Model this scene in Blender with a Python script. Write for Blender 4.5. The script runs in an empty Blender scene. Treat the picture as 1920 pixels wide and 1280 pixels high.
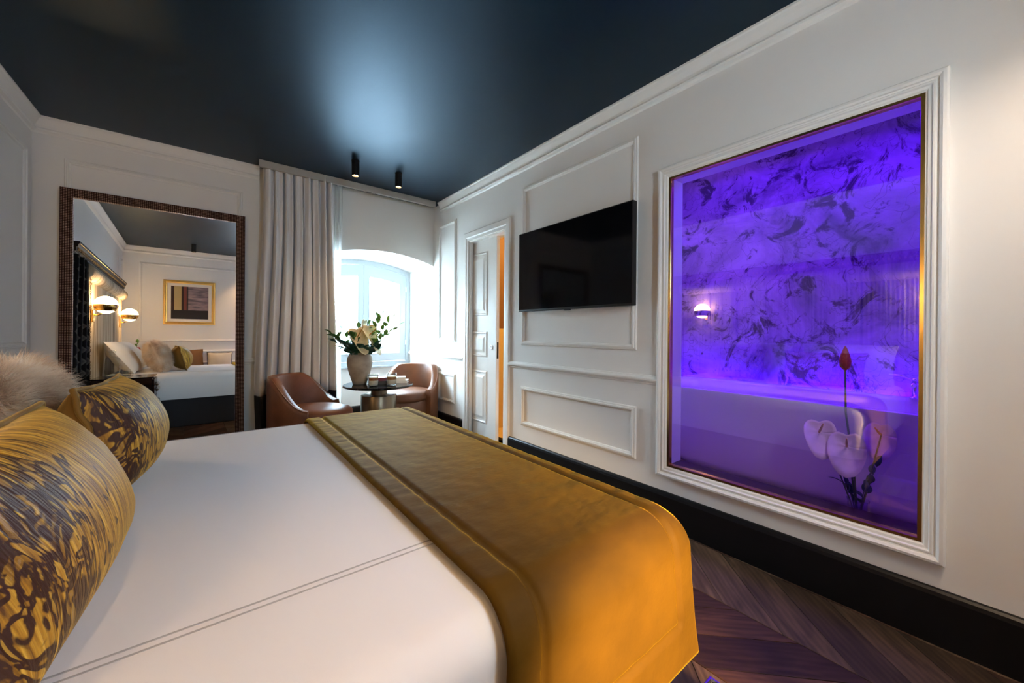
import bpy, bmesh, math, random
from mathutils import Vector, Matrix, Euler
random.seed(7)
SC = bpy.context.scene
COL = SC.collection
PI = math.pi
R = math.radians

# ------------------------------------------------------------------ camera
F_PX, YAW, PIT, ROL = 713.35, .669034, -.00132, .007868
cam_d = bpy.data.cameras.new('camera'); cam = bpy.data.objects.new('camera', cam_d); COL.objects.link(cam)
fw = Vector((math.sin(YAW)*math.cos(PIT), math.cos(YAW)*math.cos(PIT), math.sin(PIT)))
rt = Vector((math.cos(YAW), -math.sin(YAW), 0)); up = rt.cross(fw)
rt2 = rt*math.cos(ROL)+up*math.sin(ROL); up2 = -rt*math.sin(ROL)+up*math.cos(ROL)
cam.matrix_world = Matrix(((rt2.x, up2.x, -fw.x, 0), (rt2.y, up2.y, -fw.y, 0), (rt2.z, up2.z, -fw.z, 1.2), (0, 0, 0, 1)))
cam_d.sensor_width = 36; cam_d.lens = F_PX/1920*36; cam_d.shift_y = -15.857/1920
cam_d.clip_start = .02; cam_d.clip_end = 200
SC.camera = cam
SC.cycles.adaptive_threshold = .02

# ------------------------------------------------------------------ world / exposure
WORLD_STRENGTH = 20.5
w = bpy.data.worlds.new('overcast_sky'); SC.world = w; w.use_nodes = True
bg = w.node_tree.nodes['Background']
bg.inputs['Color'].default_value = (.64, .84, 1.0, 1); bg.inputs['Strength'].default_value = WORLD_STRENGTH
SC.view_settings.view_transform = 'Standard'
SC.view_settings.look = 'None'
SC.view_settings.gamma = 1
SC.view_settings.use_curve_mapping = False
SC.view_settings.exposure = 1.72
SCONCE_E = 15.0      # emission of the opal globes
SPOT_W = 6.5        # ceiling spots
ADDED_LAMP_W = 95.0        # lamp added behind the camera for the runner's near side
WARM = (1.0, .60, .27)

H = 2.79             # ceiling
XL, XR, YB, YR = -1.06, 2.233, 4.46, -.59   # left, right, back (window) and rear wall planes
YW = 5.20            # window plane

# portal that guides daylight sampling through the window (adds no light of its own)
pl = bpy.data.lights.new('window_portal', 'AREA'); pl.shape = 'RECTANGLE'; pl.size = 1.3; pl.size_y = 1.45
po = bpy.data.objects.new('window_portal', pl); COL.objects.link(po)
po.location = (1.59, 5.34, 1.43); po.rotation_euler = (R(-90), 0, 0)
pl.cycles.is_portal = True
po2 = bpy.data.objects.new('added_window_portal', pl.copy()); COL.objects.link(po2)  # portal of the rear window added for extra daylight
po2.data.size = .40; po2.data.size_y = .60; po2.data.cycles.is_portal = True
po2.location = (.98, -.70, 1.875); po2.rotation_euler = (R(90), 0, 0)

def area(name, loc, rot, sx, sy, power, col):
    l = bpy.data.lights.new(name, 'AREA'); l.shape = 'RECTANGLE'; l.size = sx; l.size_y = sy
    l.energy = power; l.color = col
    o = bpy.data.objects.new(name, l); COL.objects.link(o); o.location = loc; o.rotation_euler = rot
    return o
# coloured LED light of the bathroom and the warm lamp of the washroom behind the sliding door
area('bathroom_led_light', (3.1, .8, 2.66), (0, 0, 0), 1.0, 2.0, 14, (.09, .0, 1.0))
area('bathroom_warm_light', (2.62, 1.75, 2.60), (0, R(8), 0), .3, .3, 1.2, (1.0, .35, .55))
area('bathroom_led_strip_light', (3.635, .75, .70), (R(180), 0, 0), .07, 2.4, 10, (.07, .0, 1.0))
area('washroom_light', (3.1, 3.2, 2.60), (0, 0, 0), .5, .5, 9, (1.0, .62, .2))

# ------------------------------------------------------------------ materials
MATS = {}
def nodes(m):
    nt = m.node_tree; return nt, nt.nodes, nt.links
def mat(name, col, rough=.5, metal=0.0, spec=.5, sheen=0, sheen_tint=None, coat=0, bump=None, var=None, emit=None, trans=0, ior=1.45):
    """bump=(scale,strength[,stretch]) noise relief; var=(scale,amount,stretch) colour mottling."""
    m = bpy.data.materials.new(name); m.use_nodes = True; MATS[name] = m
    nt, N, L = nodes(m); b = N['Principled BSDF']
    c = (*col, 1)
    b.inputs['Base Color'].default_value = c; b.inputs['Roughness'].default_value = rough
    b.inputs['Metallic'].default_value = metal; b.inputs['Specular IOR Level'].default_value = spec
    b.inputs['IOR'].default_value = ior; b.inputs['Transmission Weight'].default_value = trans
    b.inputs['Coat Weight'].default_value = coat
    if sheen:
        b.inputs['Sheen Weight'].default_value = sheen; b.inputs['Sheen Roughness'].default_value = .35
        b.inputs['Sheen Tint'].default_value = (*(sheen_tint or col), 1)
    if emit:
        b.inputs['Emission Color'].default_value = (*emit[0], 1); b.inputs['Emission Strength'].default_value = emit[1]
    tc = None
    def coords(stretch):
        nonlocal tc
        tc = tc or N.new('ShaderNodeTexCoord')
        mp = N.new('ShaderNodeMapping'); mp.inputs['Scale'].default_value = stretch
        L.new(tc.outputs['Object'], mp.inputs['Vector']); return mp.outputs['Vector']
    if var:
        n = N.new('ShaderNodeTexNoise'); n.inputs['Scale'].default_value = var[0]; n.inputs['Detail'].default_value = 6
        L.new(coords(var[2] if len(var) > 2 else (1, 1, 1)), n.inputs['Vector'])
        r = N.new('ShaderNodeValToRGB'); a = var[1]
        r.color_ramp.elements[0].position = .3; r.color_ramp.elements[1].position = .7
        r.color_ramp.elements[0].color = (*[max(0, x*(1-a)) for x in col], 1)
        r.color_ramp.elements[1].color = (*[min(1, x*(1+a)) for x in col], 1)
        L.new(n.outputs['Fac'], r.inputs['Fac']); L.new(r.outputs['Color'], b.inputs['Base Color'])
    if bump:
        n = N.new('ShaderNodeTexNoise'); n.inputs['Scale'].default_value = bump[0]; n.inputs['Detail'].default_value = 5
        L.new(coords(bump[2] if len(bump) > 2 else (1, 1, 1)), n.inputs['Vector'])
        bp = N.new('ShaderNodeBump'); bp.inputs['Strength'].default_value = bump[1]; bp.inputs['Distance'].default_value = .01
        L.new(n.outputs['Fac'], bp.inputs['Height']); L.new(bp.outputs['Normal'], b.inputs['Normal'])
    return m

M_wall = mat('wall_paint', (.79, .765, .725), .55, spec=.35, bump=(60, .015))
M_trim = mat('trim_paint', (.80, .775, .73), .38, spec=.45)
M_ceil = mat('ceiling_paint', (.0015, .005, .010), .42, spec=.75, bump=(3, .02))
M_ceil.node_tree.nodes['Principled BSDF'].inputs['Specular Tint'].default_value = (.22, .60, 1.0, 1)
M_track = mat('track_paint', (.42, .40, .36), .6)
M_windim = mat('window_paint_dimmed', (.47, .52, .55), .4)  # white frame paint darkened in colour so daylight does not blow it out
M_black = mat('black_baseboard', (.006, .006, .007), .35, spec=.4)
M_floorbed = mat('floor_underlay', (.02, .013, .009), .7)
M_sheet = mat('white_sheet', (.80, .79, .80), .75, sheen=.2, sheen_tint=(1, 1, 1), bump=(500, .03))
M_thread = mat('stitching', (.42, .41, .41), .8)
M_bedbase = mat('bed_base_fabric', (.012, .011, .014), .8, bump=(400, .1))
M_linen = mat('pillow_linen', (.80, .77, .72), .8, bump=(14, .25))
M_curtain = mat('curtain_cloth', (.74, .72, .71), .8, sheen=.15, sheen_tint=(1, 1, 1), bump=(350, .05))
M_hem = mat('curtain_dark_band', (.008, .008, .011), .8)
M_brass = mat('brass', (.72, .46, .14), .22, 1.0)
M_gold = mat('gilt_wood', (.80, .47, .13), .32, 1.0, bump=(40, .1))
M_bronze = mat('bronze_metal', (.20, .16, .11), .32, 1.0, var=(5, .25, (1, 1, .3)))
M_chrome = mat('chrome', (.85, .85, .86), .1, 1.0)
M_blackmetal = mat('black_metal', (.008, .008, .008), .4, spec=.4)
M_screen = mat('tv_screen', (.002, .002, .003), .08, spec=.35)
M_leather = mat('brown_leather', (.20, .075, .032), .42, spec=.5, bump=(220, .18), var=(7, .22))
M_piping = mat('leather_piping', (.26, .11, .05), .45)
M_tabletop = mat('black_glass', (.006, .007, .008), .06, spec=.6)
M_stone = mat('stoneware', (.36, .31, .25), .7, bump=(30, .2), var=(9, .3))
M_dkwood = mat('dark_veneer', (.035, .014, .009), .22, spec=.5, var=(4, .5, (1, 8, 8)))
M_cream = mat('cream_satin', (.62, .50, .36), .6, sheen=.4, sheen_tint=(1, .9, .8))
M_brownv = mat('brown_velvet', (.16, .065, .012), .7, sheen=.6, sheen_tint=(.6, .35, .1))
M_darkpipe = mat('dark_piping', (.02, .012, .008), .6)
M_goldplain = mat('gold_velvet_plain', (.21, .105, .012), .7, sheen=.8, sheen_tint=(.7, .45, .12))
M_porcelain = mat('porcelain', (.82, .82, .82), .12, spec=.6)
M_leaf = mat('leaf_green', (.045, .14, .025), .4, var=(20, .5))
M_leaf2 = mat('leaf_light', (.17, .33, .05), .45, var=(15, .4))
M_leafdk = mat('leaf_bluegreen', (.012, .07, .04), .4, var=(20, .5))
M_spathe = mat('spathe_cream', (.86, .72, .44), .45, var=(18, .18))
M_spadix = mat('spadix_ochre', (.52, .26, .06), .6)
M_spathew = mat('spathe_white', (.85, .74, .66), .4, var=(14, .15))
M_red = mat('red_petal', (.36, .012, .015), .5)
M_stem = mat('stem', (.05, .13, .04), .5)
M_paper = mat('paper', (.80, .76, .68), .8)
M_bookred = mat('book_maroon', (.13, .02, .03), .5)
M_bookwhite = mat('book_white', (.75, .74, .72), .5)
M_bookdark = mat('book_dark', (.03, .03, .035), .5)
M_coffee = mat('coffee_layer', (.42, .15, .02), .3, spec=.5)
M_milk = mat('milk_layer', (.80, .72, .62), .4)
M_foam = mat('foam_layer', (.85, .60, .30), .6)
M_bathfloor = mat('bathroom_floor', (.52, .40, .30), .35, var=(3, .4, (1, 14, 1)))
M_tan = mat('washroom_tile', (.75, .52, .2), .4)
M_brownwall = mat('washroom_upper_wall', (.22, .10, .03), .6)
M_facade = mat('facade_plaster', (.62, .60, .56), .9)
M_shutter = mat('facade_window', (.16, .18, .2), .5)
M_ledge = mat('facade_stone', (.5, .48, .45), .9)
M_opal = mat('opal_glass_lit', (.9, .85, .75), .4, emit=((1.0, .66, .33), SCONCE_E))
M_lens = mat('spot_lens', (.9, .8, .6), .4, emit=((1.0, .62, .28), 22.0))
M_led = mat('purple_led', (.2, .1, .9), .5, emit=((.07, .0, 1.0), 2.0))
M_mirror = mat('mirror_silver', (.93, .93, .92), .0, 1.0)
M_mat = mat('picture_mount', (.78, .72, .62), .8)

def m_glass(name, tint, ior, refl_boost=0.0):
    m = bpy.data.materials.new(name); m.use_nodes = True; MATS[name] = m
    nt, N, L = nodes(m); N.remove(N['Principled BSDF']); out = N['Material Output']
    t = N.new('ShaderNodeBsdfTransparent'); t.inputs[0].default_value = (*tint, 1)
    g = N.new('ShaderNodeBsdfGlossy'); g.inputs['Roughness'].default_value = 0
    f = N.new('ShaderNodeFresnel'); f.inputs[0].default_value = ior
    a = N.new('ShaderNodeMath'); a.operation = 'ADD'; a.use_clamp = True; a.inputs[1].default_value = refl_boost
    ge = N.new('ShaderNodeNewGeometry'); mi = N.new('ShaderNodeMix'); mi.inputs[2].default_value = ior; mi.inputs[3].default_value = 1/ior
    L.new(ge.outputs['Backfacing'], mi.inputs[0]); L.new(mi.outputs[0], f.inputs[0])
    x = N.new('ShaderNodeMixShader')
    L.new(f.outputs[0], a.inputs[0]); L.new(a.outputs[0], x.inputs[0]); L.new(t.outputs[0], x.inputs[1]); L.new(g.outputs[0], x.inputs[2])
    L.new(x.outputs[0], out.inputs[0]); return m
M_pane = m_glass('window_glass', (.95, .98, 1), 1.3)
M_bathpane = m_glass('bathroom_glass', (.88, .82, .95), 1.5, .06)
M_clear = m_glass('clear_glass', (.90, .94, .94), 1.5, .03)

def m_sheer():
    m = bpy.data.materials.new('sheer_voile'); m.use_nodes = True
    nt, N, L = nodes(m); N.remove(N['Principled BSDF']); out = N['Material Output']
    t = N.new('ShaderNodeBsdfTransparent'); tr = N.new('ShaderNodeBsdfTranslucent'); d = N.new('ShaderNodeBsdfDiffuse')
    tr.inputs[0].default_value = (.85, .88, .88, 1); d.inputs[0].default_value = (.8, .82, .8, 1)
    a = N.new('ShaderNodeMixShader'); a.inputs[0].default_value = .4; b = N.new('ShaderNodeMixShader'); b.inputs[0].default_value = .55
    L.new(tr.outputs[0], a.inputs[1]); L.new(d.outputs[0], a.inputs[2]); L.new(t.outputs[0], b.inputs[1]); L.new(a.outputs[0], b.inputs[2])
    L.new(b.outputs[0], out.inputs[0]); return m
M_sheer = m_sheer()

def tex_base(name, rough=.5, spec=.5):
    m = bpy.data.materials.new(name); m.use_nodes = True; MATS[name] = m
    nt, N, L = nodes(m); b = N['Principled BSDF']; b.inputs['Roughness'].default_value = rough; b.inputs['Specular IOR Level'].default_value = spec
    tc = N.new('ShaderNodeTexCoord'); return m, N, L, b, tc
def ramp(N, stops, interp='LINEAR'):
    r = N.new('ShaderNodeValToRGB'); r.color_ramp.interpolation = interp
    e = r.color_ramp.elements
    while len(e) < len(stops): e.new(.5)
    for i, (p, c) in enumerate(stops): e[i].position = p; e[i].color = (*c, 1)
    return r
def mapping(N, L, sock, scale=(1, 1, 1), rot=(0, 0, 0), loc=(0, 0, 0)):
    mp = N.new('ShaderNodeMapping'); mp.inputs['Scale'].default_value = scale; mp.inputs['Rotation'].default_value = rot; mp.inputs['Location'].default_value = loc
    L.new(sock, mp.inputs['Vector']); return mp.outputs['Vector']

def m_plank(name, tone):
    """smoked oak; the grain runs along local x of the plank"""
    m, N, L, b, tc = tex_base(name, .58, .22)
    oi = N.new('ShaderNodeObjectInfo')
    ad = N.new('ShaderNodeVectorMath'); ad.operation = 'ADD'; L.new(tc.outputs['Object'], ad.inputs[0])
    sc = N.new('ShaderNodeVectorMath'); sc.operation = 'SCALE'; sc.inputs['Scale'].default_value = 1.0
    cb = N.new('ShaderNodeCombineXYZ')
    mu = N.new('ShaderNodeMath'); mu.operation = 'MULTIPLY'; mu.inputs[1].default_value = 37.0
    L.new(oi.outputs['Random'], mu.inputs[0]); L.new(mu.outputs[0], cb.inputs[0]); L.new(mu.outputs[0], cb.inputs[1]); L.new(cb.outputs[0], ad.inputs[1])
    v = mapping(N, L, ad.outputs[0], (1.3, 6, 5))
    n = N.new('ShaderNodeTexNoise'); n.inputs['Scale'].default_value = 2.2; n.inputs['Detail'].default_value = 9; n.inputs['Distortion'].default_value = 1.6
    L.new(v, n.inputs['Vector'])
    wv = N.new('ShaderNodeTexWave'); wv.bands_direction = 'Y'; wv.inputs['Scale'].default_value = 2.2; wv.inputs['Distortion'].default_value = 7; wv.inputs['Detail'].default_value = 3
    L.new(v, wv.inputs['Vector'])
    mx = N.new('ShaderNodeMath'); mx.operation = 'MULTIPLY_ADD'; mx.inputs[1].default_value = .14; L.new(wv.outputs['Fac'], mx.inputs[0]); L.new(n.outputs['Fac'], mx.inputs[2])
    r = ramp(N, [(.36, tuple(x*.6 for x in tone)), (.56, tone), (.76, tuple(x*1.6 for x in tone))])
    L.new(mx.outputs[0], r.inputs['Fac'])
    hs = N.new('ShaderNodeHueSaturation'); mr = N.new('ShaderNodeMapRange'); mr.inputs['To Min'].default_value = .45; mr.inputs['To Max'].default_value = 1.6
    L.new(oi.outputs['Random'], mr.inputs['Value']); L.new(mr.outputs[0], hs.inputs['Value']); L.new(r.outputs[0], hs.inputs['Color'])
    L.new(hs.outputs[0], b.inputs['Base Color'])
    bp = N.new('ShaderNodeBump'); bp.inputs['Strength'].default_value = .25; bp.inputs['Distance'].default_value = .004
    L.new(mx.outputs[0], bp.inputs['Height']); L.new(bp.outputs[0], b.inputs['Normal'])
    return m
M_plank = m_plank('smoked_oak', (.046, .021, .012))
M_plank2 = m_plank('smoked_oak_grey', (.062, .037, .022))

def m_velvet(name, base, tint):
    m, N, L, b, tc = tex_base(name, .7, .12)
    b.inputs['Sheen Weight'].default_value = 1.0; b.inputs['Sheen Roughness'].default_value = .28; b.inputs['Sheen Tint'].default_value = (*tint, 1)
    n = N.new('ShaderNodeTexNoise'); n.inputs['Scale'].default_value = 7; n.inputs['Detail'].default_value = 7
    L.new(mapping(N, L, tc.outputs['Object'], (1, 2.2, 1)), n.inputs['Vector'])
    r = ramp(N, [(.3, tuple(x*.8 for x in base)), (.7, tuple(x*1.15 for x in base))]); L.new(n.outputs['Fac'], r.inputs['Fac']); L.new(r.outputs[0], b.inputs['Base Color'])
    n2 = N.new('ShaderNodeTexNoise'); n2.inputs['Scale'].default_value = 22; n2.inputs['Detail'].default_value = 5
    L.new(mapping(N, L, tc.outputs['Object'], (1, 1.8, 1)), n2.inputs['Vector'])
    bp = N.new('ShaderNodeBump'); bp.inputs['Strength'].default_value = .22; bp.inputs['Distance'].default_value = .006
    L.new(n2.outputs['Fac'], bp.inputs['Height']); L.new(bp.outputs[0], b.inputs['Normal']); return m
M_runner = m_velvet('olive_gold_velvet', (.075, .037, .002), (1.0, .60, .03))

def m_ikat():
    """gold cut velvet: fine ribs plus a brown flame pattern; local x = width, y = height of the cushion"""
    m, N, L, b, tc = tex_base('gold_cut_velvet', .5, .4)
    b.inputs['Sheen Weight'].default_value = .4; b.inputs['Sheen Tint'].default_value = (.9, .55, .12, 1); b.inputs['Sheen Roughness'].default_value = .3
    v = mapping(N, L, tc.outputs['Object'], (85, 5, 6))
    rib = N.new('ShaderNodeTexNoise'); rib.inputs['Scale'].default_value = 2.2; rib.inputs['Detail'].default_value = 5; rib.inputs['Distortion'].default_value = .4; L.new(v, rib.inputs['Vector'])
    r1 = ramp(N, [(.34, (.13, .048, .003)), (.5, (.50, .25, .012)), (.68, (.82, .50, .06))]); L.new(rib.outputs['Fac'], r1.inputs['Fac'])
    v2 = mapping(N, L, tc.outputs['Object'], (13, 4.5, 1))
    fl = N.new('ShaderNodeTexNoise'); fl.inputs['Scale'].default_value = 2.0; fl.inputs['Detail'].default_value = 2; fl.inputs['Distortion'].default_value = 2.2; L.new(v2, fl.inputs['Vector'])
    # the flame pattern fades towards one end of the cushion
    sep = N.new('ShaderNodeSeparateXYZ'); L.new(tc.outputs['Object'], sep.inputs[0])
    mr = N.new('ShaderNodeMapRange'); mr.inputs['From Min'].default_value = -.20; mr.inputs['From Max'].default_value = .16; mr.inputs['To Min'].default_value = .07; mr.inputs['To Max'].default_value = -.28
    L.new(sep.outputs[0], mr.inputs['Value'])
    ad = N.new('ShaderNodeMath'); ad.operation = 'ADD'; L.new(fl.outputs['Fac'], ad.inputs[0]); L.new(mr.outputs[0], ad.inputs[1])
    r2 = ramp(N, [(.50, (0, 0, 0)), (.54, (1, 1, 1)), (.64, (1, 1, 1)), (.67, (.35, .35, .35))]); L.new(ad.outputs[0], r2.inputs['Fac'])
    mx = N.new('ShaderNodeMix'); mx.data_type = 'RGBA'; L.new(r2.outputs[0], mx.inputs['Factor']); L.new(r1.outputs[0], mx.inputs['A']); mx.inputs['B'].default_value = (.05, .015, .003, 1)
    r3 = ramp(N, [(.72, (0, 0, 0)), (.75, (.7, .7, .7))]); L.new(ad.outputs[0], r3.inputs['Fac'])
    mx2 = N.new('ShaderNodeMix'); mx2.data_type = 'RGBA'; L.new(r3.outputs[0], mx2.inputs['Factor']); L.new(mx.outputs['Result'], mx2.inputs['A']); mx2.inputs['B'].default_value = (.40, .24, .10, 1)
    L.new(mx2.outputs['Result'], b.inputs['Base Color'])
    bp = N.new('ShaderNodeBump'); bp.inputs['Strength'].default_value = .75; bp.inputs['Distance'].default_value = .006
    L.new(rib.outputs['Fac'], bp.inputs['Height']); L.new(bp.outputs[0], b.inputs['Normal']); return m
M_ikat = m_ikat()

def m_stripes():
    """striped headboard cloth, stripes vary along world y"""
    m, N, L, b, tc = tex_base('striped_headboard_cloth', .75, .3)
    n = N.new('ShaderNodeTexNoise'); n.inputs['Scale'].default_value = 1.0; n.inputs['Detail'].default_value = 3
    L.new(mapping(N, L, tc.outputs['Object'], (.01, 22, .25)), n.inputs['Vector'])
    r = ramp(N, [(.30, (.06, .04, .025)), (.40, (.30, .22, .13)), (.50, (.62, .52, .38)), (.62, (.34, .26, .17)), (.72, (.70, .62, .48))])
    L.new(n.outputs['Fac'], r.inputs['Fac']); L.new(r.outputs[0], b.inputs['Base Color']); return m
M_stripes = m_stripes()

def m_zigzag():
    m, N, L, b, tc = tex_base('zigzag_woven_cloth', .85, .2)
    sp = N.new('ShaderNodeSeparateXYZ'); L.new(tc.outputs['Object'], sp.inputs[0])
    pp = N.new('ShaderNodeMath'); pp.operation = 'PINGPONG'; pp.inputs[1].default_value = .06; L.new(sp.outputs[2], pp.inputs[0])
    ad = N.new('ShaderNodeMath'); ad.operation = 'ADD'; L.new(pp.outputs[0], ad.inputs[0]); L.new(sp.outputs[1], ad.inputs[1])
    md = N.new('ShaderNodeMath'); md.operation = 'PINGPONG'; md.inputs[1].default_value = .09; L.new(ad.outputs[0], md.inputs[0])
    r = ramp(N, [(.0, (.006, .006, .007)), (.035, (.006, .006, .007)), (.045, (.09, .085, .075)), (.07, (.045, .042, .04))]); L.new(md.outputs[0], r.inputs['Fac']); L.new(r.outputs[0], b.inputs['Base Color']); return m
M_zigzag = m_zigzag()

def m_weave():
    """bronze basket-weave mirror frame"""
    m, N, L, b, tc = tex_base('bronze_weave', .35, .5); b.inputs['Metallic'].default_value = .85
    sp = N.new('ShaderNodeSeparateXYZ'); L.new(tc.outputs['Object'], sp.inputs[0])
    def sinw(sock, k):
        a = N.new('ShaderNodeMath'); a.operation = 'MULTIPLY'; a.inputs[1].default_value = k; L.new(sock, a.inputs[0])
        s = N.new('ShaderNodeMath'); s.operation = 'SINE'; L.new(a.outputs[0], s.inputs[0])
        q = N.new('ShaderNodeMath'); q.operation = 'ABSOLUTE'; L.new(s.outputs[0], q.inputs[0]); return q.outputs[0]
    mu = N.new('ShaderNodeMath'); mu.operation = 'MULTIPLY'; L.new(sinw(sp.outputs[0], PI/.0125), mu.inputs[0]); L.new(sinw(sp.outputs[2], PI/.0125), mu.inputs[1])
    r = ramp(N, [(.05, (.03, .012, .008)), (.5, (.24, .105, .065)), (.85, (.55, .33, .24))]); L.new(mu.outputs[0], r.inputs['Fac']); L.new(r.outputs[0], b.inputs['Base Color'])
    bp = N.new('ShaderNodeBump'); bp.inputs['Strength'].default_value = .9; bp.inputs['Distance'].default_value = .006
    L.new(mu.outputs[0], bp.inputs['Height']); L.new(bp.outputs[0], b.inputs['Normal']); return m
M_weave = m_weave()

def m_mural():
    """weathered botanical mural of the bathroom: stone grey, dark blotches and twigs"""
    m, N, L, b, tc = tex_base('bathroom_mural', .6, .3)
    v = tc.outputs['Object']
    n = N.new('ShaderNodeTexNoise'); n.inputs['Scale'].default_value = 1.9; n.inputs['Detail'].default_value = 12; n.inputs['Roughness'].default_value = .65; n.inputs['Distortion'].default_value = .8; L.new(v, n.inputs['Vector'])
    r = ramp(N, [(.32, (.10, .10, .10)), (.46, (.30, .28, .27)), (.62, (.50, .46, .45))]); L.new(n.outputs['Fac'], r.inputs['Fac'])
    n2 = N.new('ShaderNodeTexNoise'); n2.inputs['Scale'].default_value = 3.2; n2.inputs['Detail'].default_value = 9; n2.inputs['Roughness'].default_value = .75; n2.inputs['Distortion'].default_value = 2.0; L.new(mapping(N, L, v, (1, 1, 1), loc=(3, 1.3, 5.1)), n2.inputs['Vector'])
    r2 = ramp(N, [(.54, (0, 0, 0)), (.60, (1, 1, 1))]); L.new(n2.outputs['Fac'], r2.inputs['Fac'])
    mx = N.new('ShaderNodeMix'); mx.data_type = 'RGBA'; L.new(r2.outputs[0], mx.inputs['Factor']); L.new(r.outputs[0], mx.inputs['A']); mx.inputs['B'].default_value = (.05, .045, .05, 1)
    vo = N.new('ShaderNodeTexVoronoi'); vo.feature = 'DISTANCE_TO_EDGE'; vo.inputs['Scale'].default_value = 2.3
    nd = N.new('ShaderNodeTexNoise'); nd.inputs['Scale'].default_value = 5; L.new(v, nd.inputs['Vector'])
    va = N.new('ShaderNodeVectorMath'); va.operation = 'ADD'; L.new(v, va.inputs[0]); L.new(nd.outputs['Color'], va.inputs[1]); L.new(va.outputs[0], vo.inputs['Vector'])
    r3 = ramp(N, [(.0, (.75, .75, .75)), (.016, (0, 0, 0))]); L.new(vo.outputs['Distance'], r3.inputs['Fac'])
    mx2 = N.new('ShaderNodeMix'); mx2.data_type = 'RGBA'; L.new(r3.outputs[0], mx2.inputs['Factor']); L.new(mx.outputs['Result'], mx2.inputs['A']); mx2.inputs['B'].default_value = (.10, .09, .09, 1)
    L.new(mx2.outputs['Result'], b.inputs['Base Color']); return m
M_mural = m_mural()

def m_canvas():
    """an invented interior-with-sea-view composition in the picture's colours (flat print)"""
    m, N, L, b, tc = tex_base('painted_canvas', .5, .3)
    sp = N.new('ShaderNodeSeparateXYZ'); L.new(tc.outputs['Generated'], sp.inputs[0])
    rx = ramp(N, [(.0, (.05, .02, .012)), (.08, (.45, .33, .14)), (.27, (.035, .012, .01)), (.33, (.17, .04, .025)), (.41, (.02, .01, .01)), (.45, (.25, .19, .20))], 'CONSTANT'); L.new(sp.outputs[0], rx.inputs['Fac'])
    n = N.new('ShaderNodeTexNoise'); n.inputs['Scale'].default_value = 3; n.inputs['Detail'].default_value = 5; L.new(mapping(N, L, tc.outputs['Generated'], (1, 1, 5)), n.inputs['Vector'])
    rs = ramp(N, [(.3, (.08, .07, .08)), (.5, (.24, .17, .18)), (.7, (.42, .29, .27))]); L.new(n.outputs['Fac'], rs.inputs['Fac'])
    st = N.new('ShaderNodeMath'); st.operation = 'GREATER_THAN'; st.inputs[1].default_value = .45; L.new(sp.outputs[0], st.inputs[0])
    mx = N.new('ShaderNodeMix'); mx.data_type = 'RGBA'; L.new(st.outputs[0], mx.inputs['Factor']); L.new(rx.outputs[0], mx.inputs['A']); L.new(rs.outputs[0], mx.inputs['B'])
    lo = N.new('ShaderNodeMath'); lo.operation = 'LESS_THAN'; lo.inputs[1].default_value = .27; L.new(sp.outputs[2], lo.inputs[0])
    mx2 = N.new('ShaderNodeMix'); mx2.data_type = 'RGBA'; L.new(lo.outputs[0], mx2.inputs['Factor']); L.new(mx.outputs['Result'], mx2.inputs['A']); mx2.inputs['B'].default_value = (.02, .011, .010, 1)
    L.new(mx2.outputs['Result'], b.inputs['Base Color']); return m
M_canvas = m_canvas()

def m_fur():
    m, N, L, b, tc = tex_base('cream_fur', .7, .25)
    n = N.new('ShaderNodeTexNoise'); n.inputs['Scale'].default_value = 9; L.new(tc.outputs['Object'], n.inputs['Vector'])
    r = ramp(N, [(.3, (.66, .48, .34)), (.5, (.90, .76, .60)), (.7, (.96, .89, .79))]); L.new(n.outputs['Fac'], r.inputs['Fac']); L.new(r.outputs[0], b.inputs['Base Color'])
    tr = N.new('ShaderNodeBsdfTranslucent'); L.new(r.outputs[0], tr.inputs[0]); mx = N.new('ShaderNodeMixShader'); mx.inputs[0].default_value = .5
    L.new(b.outputs[0], mx.inputs[1]); L.new(tr.outputs[0], mx.inputs[2]); L.new(mx.outputs[0], N['Material Output'].inputs[0]); return m
M_fur = m_fur()

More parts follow.
